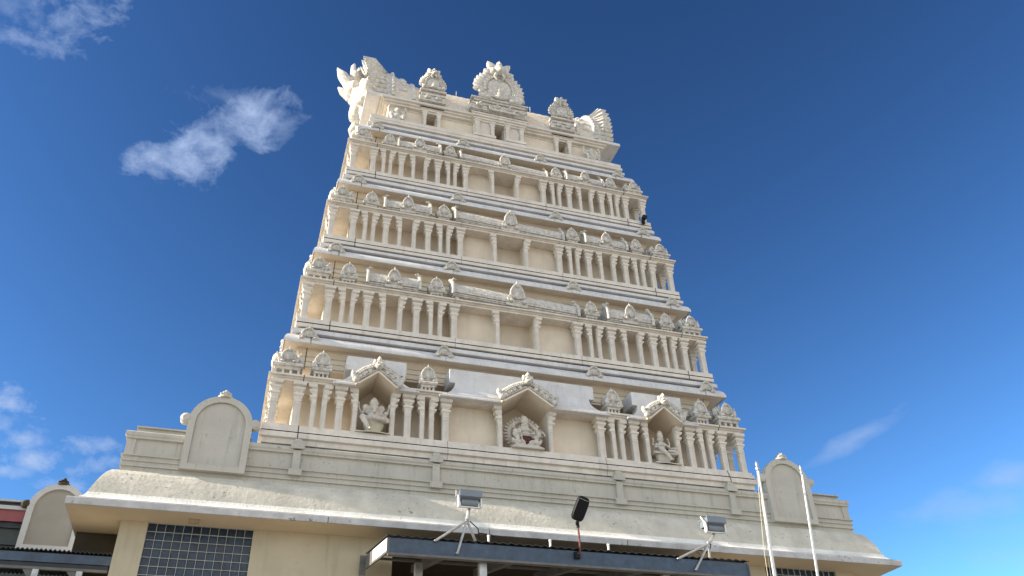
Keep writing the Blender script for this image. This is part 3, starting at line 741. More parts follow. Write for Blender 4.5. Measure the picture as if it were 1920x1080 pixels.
def end_gable(sg):
    """flaring horseshoe collar at the end of the barrel, ribbed rim with flame petals, monster mask on the outer face"""
    m = MB(); n = 36; yc = YC; zc = Z0
    def loop(x, ry, rz): return [(sg*x, yc - ry*cos(PI*i/n), zc + rz*sin(PI*i/n)) for i in range(n+1)]
    L = [loop(2.62, 1.54, 1.56), loop(2.70, 1.62, 1.70), loop(2.78, 1.62, 1.72), loop(2.82, 1.56, 1.70), loop(3.05, 1.56, 1.84), loop(3.30, 1.57, 2.0), loop(3.34, 1.63, 2.08), loop(3.42, 1.63, 2.10), loop(3.46, 1.56, 2.10), loop(3.62, 1.56, 2.2), loop(3.92, 1.56, 2.28), loop(3.96, 1.5, 2.23), loop(3.96, .2, .2)]
    m.loft(L, cap=True)
    N = 31
    for i in range(N):                                   # ribs that grow into flame petals towards the top
        t = R(3) + R(174)*i/(N-1); cyy, szz = cos(t), sin(t); g_ = max(0, sin(t))
        ln = .07 + .40*g_**3*(.8+.4*(i % 2)); w = .155 - .035*g_
        base = Vector((0, yc - 1.54*cyy, zc + 2.22*szz)); d = Vector((0, -cyy, szz*1.05)).normalized()
        q = d.cross(Vector((1, 0, 0))).normalized()
        o = [base - q*w*.48, base + d*ln*.5 - q*w*.5, base + d*ln - q*w*.10, base + d*(ln+.03) + q*w*.14, base + d*ln*.5 + q*w*.5, base + q*w*.48]
        lean = Vector((sg*.22*g_, 0, 0)); xa = Vector((sg*3.56, 0, 0)); xb = Vector((sg*(4.14 if sg < 0 else 3.97), 0, 0)); k = [0, .5, 1, 1, .5, 0]
        m.loft([[p + xa + lean*k[j] + Vector((sg*.25*g_*k[j],0,0)) for j, p in enumerate(o)], [p + xb + lean*k[j] for j, p in enumerate(o)]])
    for i in range(1, 34):                               # beads and rosettes on the collar
        t = PI*i/34; m.ell((sg*3.38, yc-1.63*cos(t), zc+2.10*sin(t)), (.05,.045,.045), 6, 4)
    for i in range(1, 15):
        t = PI*i/15; m.ell((sg*3.05, yc-1.57*cos(t), zc+1.85*sin(t)), (.12,.05,.075), 7, 5)
    gobj = build('end_gable', m, CARVE, roof, base=(sg*3.4, YC, Z0), ang=45)
    h = MB(); X = lambda a: sg*((4.06 if sg < 0 else 3.9)+a); my = yc
    h.ell((X(.02), my, zc+.8), (.22, 1.3, .9)); h.ell((X(.18), my-.1, zc+1.05), (.30,.5,.5), 14, 10); h.ell((X(.22), my-.1, zc+.62), (.26,.40,.32), 12, 9)
    h.ell((X(.42), my-.1, zc+.95), (.14,.14,.14))
    for q in (-1, 1):
        h.ell((X(.36), my-.1+q*.24, zc+1.18), (.13,.15,.15)); h.ell((X(.18), my-.1+q*.58, zc+1.2), (.12,.18,.28))
        h.tube([(X(.1), my-.1+q*.45, zc+.6), (X(.25), my-.1+q*.7, zc+.35), (X(.15), my-.1+q*.95, zc+.15)], [.18,.17,.1], 8)
        h.ell((X(.1), my+q*.95, zc+.75), (.16,.3,.3))
    h.tube([(X(.3), my-.1, zc+.5), (X(.30), my-.1, zc+.2), (X(.15), my-.1, zc+.0)], [.2,.18,.1], 8)
    if sg < 0:
        # crown of the mask leaning outwards: round head-dress between two broad leaves
        h.ell((X(.42), my, zc+2.05), (.20,.30,.42), 12, 9); h.tube([(X(.45), my, zc+2.35), (X(.50), my, zc+2.75), (X(.46), my, zc+2.92)], [.14,.09,.03], 8)
        h.ell((X(.38), my, zc+1.55), (.32,.45,.3))
        for (x0, z0_, x1, z1_, w0, yy) in ((.50,1.55,1.03,2.42,.20,-.1), (.45,1.5,.92,1.95,.16,.3), (.18,2.2,.30,3.02,.17,.2)):
            h.tube([(X(x0), my+yy, zc+z0_), (X((x0*.4+x1*.6)), my+yy, zc+z0_*.4+z1_*.6), (X(x1), my+yy, zc+z1_)], [w0, w0*.95, .02], 8)
    build('carved_mask', h, CARVE, gobj, remesh=.03)
for sg in (-1, 1): end_gable(sg)
def crest(cx, yf, z0, w, h, big):
    m = MB(); hw = w/2
    cz = z0 + h*.34; r = hw*.70
    o = [(cx-hw*.80, z0), (cx+hw*.80, z0)]
    for i in range(25):
        a = R(-20) + R(220)*i/24; k = 1 + .16*max(0, sin(a))**5
        o.append((cx + r*k*cos(a), cz + r*k*sin(a)*h/w*.82))
    m.yprism(o, yf, yf+.16)
    o2 = [(cx+(x-cx)*.70, cz+(z-cz)*.70) for x, z in o]
    m.yprism(o2, yf-.035, yf+.01)
    P = [(cx+(x-cx)*.86, yf-.01, cz+(z-cz)*.86) for x, z in o[2:]]; m.tube(P, [.035*w/1.2]*len(P), 6)
    n = 17 if big else 15
    for i in range(n):
        a = R(-14) + R(208)*i/(n-1)
        if big and abs(a-PI/2) < .16: continue
        k = 1 + .16*max(0, sin(a))**5; d = (cos(a), sin(a)*1.05)
        m.leaf((cx + r*k*.97*cos(a), yf+.05, cz + r*k*.97*sin(a)*h/w*.82), (d[0], d[1]+.35), w*.225, w*.145, .10)
        m.ell((cx + r*k*.93*cos(a), yf, cz + r*k*.93*sin(a)*h/w*.82), (w*.045,.05,w*.045), 7, 5)
    # lion mask at the top
    zt = z0 + h*.76
    k = w*.68
    m.ell((cx, yf-.04, zt), (k*.20,k*.20,k*.22), 9, 7); m.ell((cx, yf-.15, zt-k*.06), (k*.10,k*.12,k*.09), 8, 6)
    for s in (-1, 1):
        m.ell((cx+s*k*.10, yf-.14, zt+k*.09), (k*.06,k*.06,k*.06), 7, 5); m.ell((cx+s*k*.22, yf-.02, zt-k*.05), (k*.12,k*.14,k*.16), 8, 6)
        m.leaf((cx+s*k*.14, yf, zt+k*.10), (s*.75, .9), k*.36, k*.26, .12); m.leaf((cx+s*k*.20, yf, zt-k*.1), (s*1., .35), k*.3, k*.24, .1)
        m.tube([(cx+s*k*.1, yf-.1, zt-k*.16), (cx+s*k*.16, yf-.12, zt-k*.34), (cx+s*k*.08, yf-.1, zt-k*.44)], [k*.06,k*.05,k*.02], 6)
        m.ell((cx+s*hw*.72, yf-.05, z0+h*.06), (w*.10,.10,h*.06), 8, 6); m.ell((cx+s*hw*.52, yf-.08, z0+h*.035), (w*.08,.08,h*.045), 8, 6); m.tube([(cx+s*hw*.8, yf-.06, z0+h*.05), (cx+s*hw*.86, yf-.06, z0+h*.16), (cx+s*hw*.7, yf-.06, z0+h*.2)], [w*.045,w*.04,w*.02], 6)
    m.leaf((cx, yf, zt+k*.14), (0.05, 1), k*.34, k*.24, .14)
    # seated relief in the middle
    m.ell((cx, yf-.05, z0+h*.10), (w*.12,.08,h*.06), 8, 6); m.ell((cx, yf-.05, z0+h*.19), (w*.07,.06,h*.06), 8, 6); m.ell((cx, yf-.06, z0+h*.27), (w*.045,.05,h*.035), 8, 6)
    if big:
        for s in (.62,):
            c = cx+s*hw; m.lathe([(.06,-.09),(.20,-.08),(.20,.02)], (c+.08, yf-.02, z0+.20), 16, 'y')
            for i in range(13):
                a = R(-10)+R(200)*i/12; m.leaf((c+.08+.18*cos(a), yf-.05, z0+.2+.18*sin(a)), (cos(a), sin(a)), .10, .08, .06)
    return m
cb = MB()
cb.box(-.95, .95, 1.26, 1.9, 21.34, 21.58); cb.box(-.99, -.42, 1.22, 1.9, 21.37, 21.56); cb.box(-.36, .5, 1.15, 1.9, 21.37, 21.60)
cb.box(-.92, .92, 1.22, 1.95, 21.60, 21.68); cb.box(-.88, .88, 1.26, 1.95, 21.68, 21.74); cb.box(-.86, .86, 1.20, 1.95, 21.74, 21.82); cb.box(-.95, .95, 1.16, 2.0, 21.82, 21.88)
for x, z in ((-.68,21.48), (-.13,21.5), (.28,21.5), (.72,21.46)):
    cb.ell((x, 1.14, z), (.085,.05,.06), 8, 6); cb.leaf((x, 1.13, z+.02), (.3, 1), .10, .1, .06); cb.leaf((x-.05, 1.13, z), (-1, .6), .09, .08, .05); cb.leaf((x+.05, 1.13, z), (1, .4), .09, .08, .05)
cbo = build('crest_base', cb, CARVE, roof)
build('roof_crest', crest(.0, 1.24, 21.86, 1.56, 1.90, True), CARVE, roof)
for sx in (-1, 1):
    cx = sx*2.16
    cb = MB(); cb.box(cx-.42, cx+.42, 1.30, 2.0, 21.34, 21.56); cb.box(cx-.36, cx+.40, 1.28, 2.2, 21.58, 21.66); cb.box(cx-.34, cx+.38, 1.32, 2.2, 21.66, 21.74); cb.box(cx-.40, cx+.42, 1.24, 2.3, 21.74, 21.82)
    for x in (-.18, .16):
        cb.ell((cx+x, 1.27, 21.46), (.08,.04,.05), 8, 6); cb.leaf((cx+x, 1.26, 21.48), (.2, 1), .09, .1, .05); cb.leaf((cx+x+.05, 1.26, 21.46), (1, .4), .08, .08, .05)
    build('crest_base', cb, CARVE, roof)
    build('roof_crest', crest(cx, 1.30, 21.82, .80, .95, False), CARVE, roof)

# ================================================================ STATUES in the niches
def seat_base(m, c, w, h, n=14):
    x, y, z = c
    m.lathe([(w*.52,0),(w*.54,h*.06),(w*.46,h*.14),(w*.40,h*.18),(w*.24,h*.33),(w*.24,h*.42),(w*.30,h*.65),(w*.33,h*.88),(w*.29,h)], (x,y,z), n, sy=.72)
def statue(x, label, parts, z=9.402, y=.24, k=(.90,.82,.78)):
    r = tag(empty('niche_statue', (x, y, z)), label, 'statue')
    for nm, mb, mt, vx in parts:
        mb.v = [(a*k[0]+x, b*k[1]+y, c*k[2]+z) for a, b, c in mb.v]
        build(nm, mb, mt, r, remesh=vx)
    return r
def hand(m, p, d=(0,0,1), s=.05):
    p = Vector(p); d = Vector(d).normalized(); sd = Vector((1,0,0)) if abs(d.x) < .8 else Vector((0,0,1))
    sd = (sd - d*sd.dot(d)).normalized()
    m.ell(p, (s*.75,s*.45,s*.85))
    for i in range(4):
        b = p + sd*((i-1.5)*s*.38) + d*s*.6; L = s*(1.0,1.2,1.15,.9)[i]
        m.tube([b, b+d*L*.6, b+d*L+Vector((0,-s*.15,0))], [s*.19,s*.17,s*.12], 6)
    m.tube([p-sd*s*.6, p-sd*s*1.0+d*s*.5], [s*.2,s*.13], 6)
# left: elephant-headed figure
P1 = MB(); seat_base(P1, (.02,0,0), .80, .40)
P1.box(-.42,.40,-.24,.25,0,.03)
B = MB()
B.ell((0,-.04,.56),(.185,.165,.19)); B.ell((0,.0,.72),(.15,.10,.10)); B.ell((0,-.04,.86),(.12,.12,.135)); B.ell((0,-.08,.92),(.095,.09,.09))
B.tube([(0,-.14,.86),(.0,-.20,.76),(.0,-.225,.66),(-.01,-.235,.60)], [.062,.052,.043,.036], 8)
for s in (-1,1):
    B.ell((s*.185,.0,.85),(.095,.035,.12)); B.tube([(s*.05,-.14,.80),(s*.075,-.22,.76)], [.022,.012], 6)
    B.tube([(s*.13,.02,.73),(s*.29,.03,.68),(s*.36,-.02,.80),(s*.365,-.05,.86)], [.05,.042,.035,.026], 8)
    B.ell((s*.04,-.135,.885),(.02,.02,.015))
B.tube([(-.14,-.02,.72),(-.27,-.08,.60),(-.23,-.22,.68)], [.052,.045,.034], 8); hand(B, (-.225,-.235,.715), (0,0,1), .055)
B.tube([(.14,-.02,.72),(.29,-.06,.56),(.27,-.22,.54)], [.052,.045,.036], 8); hand(B, (.27,-.25,.56), (0,-.4,1), .05); B.ell((.28,-.25,.60),(.06,.06,.045))
B.tube([(-.08,-.06,.44),(-.27,-.20,.46),(-.19,-.25,.26),(-.12,-.27,.10),(-.08,-.36,.07)], [.095,.09,.065,.045,.03], 9)
B.tube([(.08,-.06,.44),(.33,-.16,.44),(.20,-.26,.42),(.02,-.29,.42),(-.05,-.30,.44)], [.095,.085,.07,.05,.035], 9)
B.tube([(-.36,-.05,.86),(-.38,-.05,.99)], [.018,.018], 6); B.tube([(-.42,-.05,.95),(-.34,-.05,.95)], [.016,.016], 6)
B.ell((.37,-.05,.92),(.035,.03,.09))
C = MB(); C.lathe([(.115,.93),(.125,.96),(.105,.99),(.11,1.02),(.085,1.07),(.06,1.12),(.025,1.15),(.005,1.18)], (0,-.04,0), 12)
V = MB(); V.ell((-.22,-.06,.56),(.10,.09,.085)); V.ell((-.14,-.08,.50),(.06,.10,.05))
KK = MB(); KK.lathe([(.03,-.01),(.055,-.005),(.055,.01)], (0,-.262,.605), 10, 'y'); 
N1 = MB(); N1.tube([(-.25,-.285,.715),(-.20,-.285,.715)], .012, 5)
statue(-3.46, 'seated plaster statue with an elephant head and a purple cloth over one arm', [('pedestal', P1, LOTUS, None), ('body', B, STATUE, .014), ('crown', C, STATUE, None), ('cloth', V, PURPLE, .014)])
# middle: figure inside a flaming halo
P2 = MB(); P2.loft([[(-a,-b,z),(a,-b,z),(a,.22,z),(-a,.22,z)] for a, b, z in ((.40,.30,0),(.40,.30,.03),(.30,.26,.10),(.24,.20,.13),(.22,.18,.16))])
for s in (-1,1):
    P2.ell((s*.17,-.13,.22),(.16,.14,.10)); P2.tube([(s*.08,-.15,.16),(s*.3,-.18,.22),(s*.36,-.18,.32)], [.07,.06,.03], 8)
Hh = MB(); pts = []
for i in range(33):
    a = R(-52)+R(284)*i/32; pts.append((.345*cos(a)*(1-.12*max(0,sin(a))**3), .13, .60+.40*sin(a)))
Hh.tube(pts, [.062]*33, 8)
for i in range(25):
    a = R(-50)+R(280)*i/24; k = 1-.12*max(0,sin(a))**3
    px_, pz_ = .345*cos(a)*k, .60+.40*sin(a)
    Hh.leaf((px_+.05*cos(a), .12, pz_+.05*sin(a)), (cos(a), sin(a)+.15), .11, .075, .05); Hh.ell((px_+.095*cos(a), .10, pz_+.095*sin(a)), (.028,.03,.028), 6, 5)
Hh.ell((0,.11,1.06),(.07,.06,.05)); Hh.leaf((0,.11,1.07),(0,1),.13,.10,.06)
B = MB()
B.ell((0,-.05,.44),(.13,.11,.12)); B.ell((0,-.04,.60),(.115,.09,.13)); B.ell((0,-.05,.70),(.14,.08,.06)); B.ell((0,-.07,.80),(.072,.08,.09)); B.tube([(0,-.05,.70),(0,-.06,.78)], .05, 8)
B.ell((0,-.145,.79),(.014,.02,.02))
for s in (-1,1):
    B.ell((s*.028,-.138,.815),(.014,.012,.01)); B.ell((s*.08,-.05,.80),(.018,.03,.04)); B.ell((s*.055,-.12,.63),(.05,.04,.05))
    B.tube([(s*.12,-.04,.70),(s*.19,-.06,.57),(s*.18,-.18,.50)], [.042,.036,.028], 8); hand(B, (s*.17,-.21,.50), (-s*.5,-.6,.2), .042)
    B.tube([(s*.12,-.0,.70),(s*.24,-.02,.62),(s*.28,-.10,.72)], [.04,.034,.026], 8); hand(B, (s*.285,-.11,.755), (0,0,1), .04)
    B.tube([(s*.08,-.06,.42),(s*.24,-.17,.40),(s*.22,-.20,.26),(s*.18,-.25,.15)], [.085,.07,.05,.035], 8)
B.tube([(-.20,-.26,.66),(-.13,-.27,.20)], .017, 6); B.tube([(-.12,-.25,.46),(.18,-.25,.45)], .026, 7)
B.tube([(.16,-.15,.73),(.24,-.22,.62),(.26,-.24,.45),(.24,-.25,.33)], [.03,.026,.024,.02], 7)
B.tube([(.27,-.15,.58),(.40,-.17,.58),(.44,-.17,.50),(.45,-.17,.44)], [.03,.03,.022,.016], 7); B.ell((.30,-.17,.48),(.06,.05,.08)); B.ell((-.25,-.16,.48),(.09,.08,.14))
C = MB(); C.lathe([(.085,.84),(.095,.87),(.085,.89),(.085,.95),(.075,1.02),(.055,1.06),(.02,1.08),(.005,1.11)], (0,-.06,0), 12)
V = MB(); V.loft([[(-.11,-.20,.20),(.12,-.20,.20),(.12,-.06,.20),(-.11,-.06,.20)], [(-.10,-.22,.34),(.13,-.22,.34),(.12,-.05,.34),(-.10,-.05,.34)], [(-.09,-.17,.42),(.10,-.17,.42),(.10,-.05,.42),(-.09,-.05,.42)]])
statue(0, 'plaster statue with tall crown framed by an oval ring of flames', [('pedestal', P2, STATUE, .02), ('halo', Hh, STATUE, None), ('body', B, STATUE, .012), ('crown', C, STATUE, None), ('cloth', V, MAROON, None)], k=(.98,.85,.80))
# right: seated figure with one leg hanging
P3 = MB(); seat_base(P3, (0,0,0), .74, .38); P3.box(-.36,.40,-.26,.25,0,.03)
P3.loft([[(-.33,-.20,.33),(.33,-.20,.33),(.33,.2,.33),(-.33,.2,.33)], [(-.35,-.22,.37),(.36,-.22,.37),(.36,.22,.37),(-.35,.22,.37)], [(-.33,-.20,.40),(.34,-.20,.40),(.34,.2,.40),(-.33,.2,.40)]])
B = MB()
B.ell((-.02,-.03,.48),(.14,.12,.10)); B.ell((-.02,-.03,.62),(.105,.085,.12)); B.ell((-.02,-.03,.72),(.145,.08,.06)); B.tube([(-.02,-.03,.74),(-.03,-.05,.82)], .05, 8); B.ell((-.04,-.06,.86),(.075,.085,.095)); B.ell((-.045,-.145,.855),(.014,.02,.02))
for s in (-1,1):
    B.ell((-.04+s*.028,-.132,.88),(.014,.012,.01)); B.ell((-.04+s*.08,-.05,.86),(.018,.03,.045)); B.ell((-.02+s*.055,-.11,.66),(.052,.045,.052))
B.ell((-.02,-.12,.72),(.07,.03,.03))
B.tube([(-.15,-.02,.72),(-.21,-.05,.58),(-.19,-.19,.52)], [.042,.036,.028], 8); hand(B, (-.19,-.22,.54), (0,-.3,1), .042)
B.tube([(.11,-.02,.72),(.23,-.04,.60),(.24,-.18,.55),(.29,-.21,.53)], [.042,.036,.03,.026], 8); hand(B, (.31,-.22,.53), (.6,-.3,-.6), .045)
B.tube([(.10,.0,.72),(.24,.02,.66),(.22,-.02,.80),(.19,-.04,.86)], [.038,.034,.028,.022], 8); hand(B, (.185,-.05,.89), (-.2,0,1), .04)
B.tube([(-.14,.0,.72),(-.26,.02,.68),(-.24,-.02,.82)], [.038,.034,.026], 8); hand(B, (-.24,-.03,.85), (0,0,1), .04)
B.tube([(-.07,-.06,.46),(-.14,-.24,.48),(.00,-.28,.28),(.10,-.30,.12),(.10,-.38,.09)], [.085,.075,.055,.04,.028], 9)
B.tube([(.06,-.05,.46),(.38,-.16,.45),(.20,-.22,.42),(.05,-.24,.42)], [.085,.062,.05,.035], 9)
C = MB(); C.lathe([(.085,.90),(.095,.93),(.085,.95),(.085,1.02),(.075,1.08),(.05,1.13),(.015,1.15),(.004,1.17)], (-.04,-.05,0), 12)
V = MB(); V.ell((-.02,-.08,.50),(.15,.12,.05))
statue(3.46, 'seated plaster statue with tall crown and one bare leg hanging over its seat', [('pedestal', P3, STATUE, None), ('body', B, STATUE, .012), ('crown', C, STATUE, None), ('sash', V, MAROON, None)])

# ================================================================ small spotlight on the fourth storey
sp = tag(empty('ledge_spotlight', (4.36, .86, 17.62)), 'small black round spotlight on the upper right tower ledge', 'spotlight')
m = MB(); c = Vector((4.33,.80,17.72))
m.lathe([(.02,.14),(.055,.12),(.075,.05),(.082,0),(.082,-.025),(.066,-.025)], c, 16, 'y'); m.box(4.315,4.345,.84,.87,17.50,17.70); m.ell((4.27,.83,17.55),(.055,.05,.11))
build('lamp_body', m, BLACKP, sp)
m = MB(); m.lathe([(.062,-.018),(.062,-.022)], c, 16, 'y'); build('lens', m, LENS, sp)

# ================================================================ CANOPY
cy = -2.40; CX = 3.42; cz0, cz1 = 6.09, 6.345
can = tag(empty('entrance_canopy', (0, cy, 0)), 'dark blue steel entrance canopy with rafters in front of the hall', 'canopy')
m = MB()
prof = [(cy,cz0+.01),(cy,cz1),(cy+.08,cz1),(cy+.08,cz1-.012),(cy+.012,cz1-.012),(cy+.012,cz0+.022),(cy+.08,cz0+.022),(cy+.08,cz0+.01)]
m.xprism(prof, -CX, CX); build('front_beam', m, BLUEM, can)
m = MB(); m.box(-CX-.01, CX+.0, cy-.012, cy+.10, cz0-.03, cz0+.008); build('beam_flange', m, DGREY, can)
RISE = .42; BK = -.05                                 # the roof climbs towards the hall
def up(y): return (y-cy)/(BK-cy)*RISE
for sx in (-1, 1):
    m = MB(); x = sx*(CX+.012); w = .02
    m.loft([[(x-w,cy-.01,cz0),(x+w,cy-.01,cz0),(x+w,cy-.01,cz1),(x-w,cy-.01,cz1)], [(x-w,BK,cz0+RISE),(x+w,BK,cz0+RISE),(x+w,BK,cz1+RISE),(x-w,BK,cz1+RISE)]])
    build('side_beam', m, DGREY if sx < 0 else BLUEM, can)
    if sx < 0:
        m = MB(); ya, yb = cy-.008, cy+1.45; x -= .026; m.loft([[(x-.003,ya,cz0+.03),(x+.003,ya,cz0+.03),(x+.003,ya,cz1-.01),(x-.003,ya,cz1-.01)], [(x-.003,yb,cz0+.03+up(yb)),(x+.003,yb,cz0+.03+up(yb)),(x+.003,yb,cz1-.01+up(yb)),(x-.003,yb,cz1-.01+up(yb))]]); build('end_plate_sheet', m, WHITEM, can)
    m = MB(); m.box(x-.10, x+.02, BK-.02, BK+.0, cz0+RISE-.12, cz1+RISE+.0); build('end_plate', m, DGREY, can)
for i, x in enumerate((-2.5,-1.25,0.02,1.27,2.5)):
    m = MB(); m.loft([[(x-.06,cy+.1,cz0-.02),(x+.06,cy+.1,cz0-.02),(x+.06,cy+.1,cz0+.13),(x-.06,cy+.1,cz0+.13)], [(x-.06,BK,cz0-.02+RISE),(x+.06,BK,cz0-.02+RISE),(x+.06,BK,cz0+.13+RISE),(x-.06,BK,cz0+.13+RISE)]])
    build('rafter', m, DGREY, can)
for x, yy in ((-1.75, cy+.18), (-2.75, cy+.75), (1.75, cy+.18), (2.9, cy+.75)):
    m = MB(); m.box(x-.065, x+.065, yy-.065, yy+.065, 0, cz0-.03+up(yy)*.9); build('post', m, GALV, can)
for yy in (cy+.75, cy+1.5):
    m = MB(); m.box(-CX, CX, yy-.02, yy+.02, cz0+.08+up(yy), cz0+.12+up(yy)); build('purlin', m, DGREY, can)
m = MB(); L = []
for i in range(181):
    x = -CX-.04+(2*CX+.08)*i/180; d = .014*sin(i*PI/2)
    L.append([(x,cy-.03,cz1+.03+d),(x,BK,cz1+RISE+.03+d),(x,BK,cz1+RISE+.045+d),(x,cy-.03,cz1+.045+d)])
m.loft(L); build('roof_sheet', m, CORR, can)
for x in (-1.62, -.46, .68):
    m = MB(); m.lathe([(.022,0),(.022,.18)], (x, cy+.2, cz1+.05), 10); m.lathe([(.028,.16),(.028,.19)], (x, cy+.2, cz1+.05), 10); build('pipe_stub', m, WHITEM, can)

# ---- floodlights
def floodlight(hub, head, feet, lab):
    hub = Vector((*hub[:1], cy, hub[1])); hx, hz = head; hy = cy-.02
    r = tag(empty('floodlight', (hub.x, cy, cz1)), lab, 'floodlight', 'floodlights on the canopy roof')
    for (fx, fy, fz) in feet:
        m = MB(); m.tube([(fx,fy,fz), hub], .023, 8); m.ell((fx,fy,fz), (.034,.034,.02), 8, 5); m.tube([hub+Vector((0,0,-.02)), hub+Vector((0,0,.03))], .034, 8); build('stay', m, GALV, r)
    m = MB(); m.tube([hub, ((hub.x*.3+hx*.7),cy,hub.z+.12), (hx+.01,cy,hz-.15)], [.032,.03,.028], 8); build('stem', m, GALV, r)
    m = MB(); m.xprism([(hy-.15,hz+.0),(hy-.12,hz+.10),(hy+.06,hz+.13),(hy+.16,hz+.08),(hy+.16,hz-.03),(hy-.05,hz-.03)], hx-.185, hx+.185); m.box(hx-.205,hx+.205,hy-.165,hy-.13,hz+.0,hz+.12); m.box(hx-.195,hx+.195,hy+.05,hy+.18,hz+.10,hz+.125)
    build('lamp_housing', m, GREYM, r)
    m = MB(); m.lathe([(.05,-.155),(.075,-.15),(.075,.15),(.05,.155)], (hx, hy-.03, hz-.075), 14, 'x'); build('reflector', m, GREYM, r)
    m = MB()
    for q in (-1, 1): m.box(hx+q*.20-.012, hx+q*.20+.012, hy-.10, hy-.02, hz-.16, hz+.06)
    m.box(hx-.212, hx+.212, hy-.08, hy-.04, hz-.172, hz-.155); build('yoke', m, WHITEM, r)
    m = MB(); m.loft([[(hx-.30,hy-.20,hz-.06),(hx-.285,hy-.20,hz-.06),(hx-.225,hy+.02,hz+.13),(hx-.24,hy+.02,hz+.13)], [(hx-.30,hy-.20,hz-.02),(hx-.285,hy-.20,hz-.02),(hx-.225,hy+.02,hz+.17),(hx-.24,hy+.02,hz+.17)]]); build('side_shield', m, WHITEM, r)
    m = MB(); a = hub + Vector((.06,.02,.0)); e = Vector((hub.x+.75, -.53, 7.21)); m.tube([a, a.lerp(e,.3)+Vector((.1,0,-.06)), a.lerp(e,.7)+Vector((.05,0,-.16)), e, e+Vector((.25,0,-.02)), e+Vector((.32,.01,-.06))], .010, 5); build('cable', m, BLACKP, r)
    return r
floodlight((-2.07,6.74), (-2.04,7.12), ((-2.63,cy-.03,6.34),(-2.25,cy-.03,6.15),(-1.86,cy+.14,6.40)), 'left grey floodlight on three pipe stays above the canopy beam')
rf_ = floodlight((2.67,6.67), (2.82,7.03), ((1.96,cy-.03,6.33),(2.29,cy-.03,6.15),(2.70,cy+.10,6.37)), 'right grey floodlight on three pipe stays, nearest the flagpoles')
# ---- street lamp head on a rusty pole
lp = tag(empty('pole_lamp', (.32, cy-.03, 6.14)), 'black flat lamp head on a thin rusty red pole above the canopy', 'lamp')
m = MB(); m.tube([(.30,cy-.05,6.18),(.36,cy-.05,6.20),(.37,cy-.05,6.40),(.36,cy-.05,6.72)], .019, 8); build('pole', m, RUST, lp)
m = MB(); m.box(.26,.36,cy-.06,cy-.002,6.10,6.22); build('bracket', m, BLACKP, lp)
m = MB(); m.tube([(.36,cy-.05,6.66),(.36,cy-.05,6.82)], .03, 8); m.box(.315,.345,cy-.09,cy-.05,6.70,6.76); build('clamp', m, BLACKP, lp)
m = MB(); hc = Vector((.40, cy-.13, 6.99)); ax = Vector((.28,-.45,.86)).normalized(); sd = Vector((1,.1,-.28)).normalized(); sd = (sd-ax*sd.dot(ax)).normalized(); nr = ax.cross(sd)
o = []
for i in range(28):
    a = 2*PI*i/28; k = 1/(abs(cos(a))**4.5+abs(sin(a))**4.5)**(1/4.5); o.append((k*cos(a)*.125, k*sin(a)*.225))
m.loft([[hc+sd*a*.86+ax*b*.9-nr*.05 for a, b in o], [hc+sd*a+ax*b-nr*.02 for a, b in o], [hc+sd*a+ax*b+nr*.015 for a, b in o], [hc+sd*a*.93+ax*b*.95+nr*.03 for a, b in o]])
hd = build('lamp_head', m, BLACKP, lp)
m = MB(); 
for i in range(7): m.ell(hc+ax*.17+sd*(i-3)*.024+nr*.032, (.006,.006,.006), 6, 4); m.ell(hc+ax*.17+sd*(i-3)*.024-nr*.052, (.006,.006,.006), 6, 4)
build('led_row', m, LENS, hd)

lp.location += Vector((-.36, 0, .10))
# ================================================================ FLAGPOLES
def flagpole(top, bot, r, lab, ropes):
    top = Vector(top); bot = Vector(bot); d = top-bot; g0 = bot - d*(bot.z/d.z)
    e = tag(empty('flagpole', g0), lab, 'flagpole', 'flagpoles in front of the hall')
    m = MB(); m.tube([g0, (g0+top)/2, top], [r*1.3, r*1.1, r*.75], 12); build('pole', m, WHITEM, e)
    m = MB(); m.lathe([(r*.7,-.02),(r*1.3,0),(r*1.3,.05),(r*.5,.06),(r*.9,.10),(r*.9,.14),(.004,.19)], top, 12); build('truck', m, GALV, e)
    for k in range(ropes):
        m = MB(); o = Vector((-.05-.035*k, -.01, 0)); m.tube([g0+o*2+Vector((0,0,1)), bot*.75+top*.25+o*1.8, top+o*.4-Vector((0,0,.1))], .006, 5); build('rope', m, ROPE, e)
    return e
flagpole((3.68,-3,8.0), (3.56,-3,5.95), .033, 'white flagpole with loose ropes, left of the pair', 2)
flagpole((4.69,-3,8.02), (4.49,-3,6.01), .026, 'slimmer white flagpole without ropes in front of arched panel', 0)

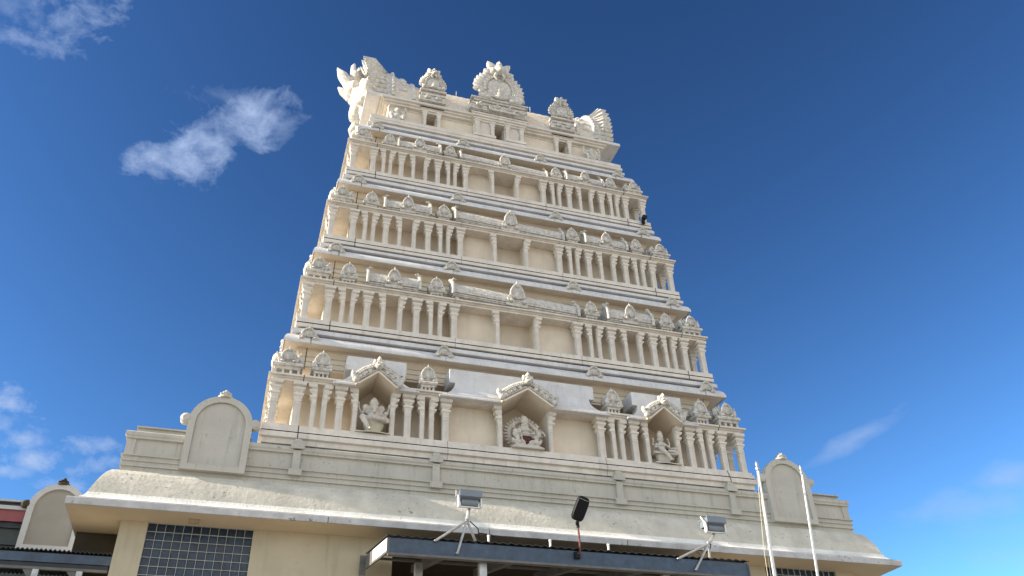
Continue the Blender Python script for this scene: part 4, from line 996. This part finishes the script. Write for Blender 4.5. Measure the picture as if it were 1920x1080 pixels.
# ================================================================ NEIGHBOURS at the left
nb = tag(empty('side_hall', (-11, 3.2, 0)), 'grey side hall with arched parapet panel and dull red fascia, left of the temple hall', 'building')
m = MB(); m.box(-17, -8.3, 3.25, 8, 0, 7.9); m.box(-17, -8.3, 3.2, 3.25, 7.55, 7.62); m.box(-17, -8.3, 3.16, 3.3, 7.33, 7.44); m.box(-17,-8.3,3.17,3.4,7.36,7.30); build('wall', m, SLATE, nb)
m = MB(); m.box(-17, -8.3, 3.10, 3.4, 7.30, 7.42); build('ledge', m, NFRAME, nb)
m = MB(); m.box(-17, -8.3, 3.14, 3.4, 8.02, 8.26); build('fascia', m, REDP, nb)
m = MB(); m.box(-17, -8.3, 3.10, 3.5, 8.26, 8.34); m.box(-17, -8.3, 3.08, 3.5, 8.42, 8.46); build('coping', m, NFRAME, nb)
m = MB(); m.box(-17, -8.3, 3.14, 3.5, 8.34, 8.42); m.box(-17, -8.3, 3.2, 3.5, 7.9, 8.02); build('gutter', m, CORR, nb)
arch_panel(nb, -9.62, 3.02, 7.42, NFRAME, NGREY, BROWN, s=.9)
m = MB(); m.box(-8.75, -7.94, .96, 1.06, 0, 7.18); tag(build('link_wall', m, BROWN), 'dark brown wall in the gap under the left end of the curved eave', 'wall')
aw = tag(empty('side_awning', (-9, .6, 0)), 'dark blue side awning with corrugated edge and grey posts at lower left', 'awning')
ay = .5
m = MB(); m.xprism([(ay,6.46),(ay,6.62),(ay+.06,6.62),(ay+.06,6.46)], -14, -7.975); build('gutter_beam', m, BLUEM, aw)
m = MB(); L = []
for i in range(401):
    x = -14+6.03*i/400; d = .016*sin(i*PI/2.5)
    L.append([(x,ay-.04,6.655+d),(x,ay+2.4,6.9+d),(x,ay+2.4,6.915+d),(x,ay-.04,6.67+d)])
m.loft(L); build('roof_sheet', m, CORR, aw)
m = MB(); m.box(-14,-8.0,ay+.02,ay+.08,6.38,6.45); build('dark_beam', m, CORR, aw)  # dark strip filling the gap between gutter and rail
m = MB(); m.box(-14,-8.0,ay+.0,ay+.06,6.33,6.375); build('rail', m, DGREY, aw)
for x in (-12.3, -10.6, -9.16, -8.45):
    m = MB(); m.box(x-.05, x+.05, ay+.0, ay+.10, 0, 6.33); build('post', m, GALV, aw)
    m = MB(); m.yprism([(x-.05,6.33),(x-.22,6.33),(x-.05,6.10)], ay+.02, ay+.08); build('gusset', m, DGREY, aw)
m = MB(); m.box(-14, -8.0, 2.9, 2.95, 0, 6.8); build('back_wall', m, CORR, aw)
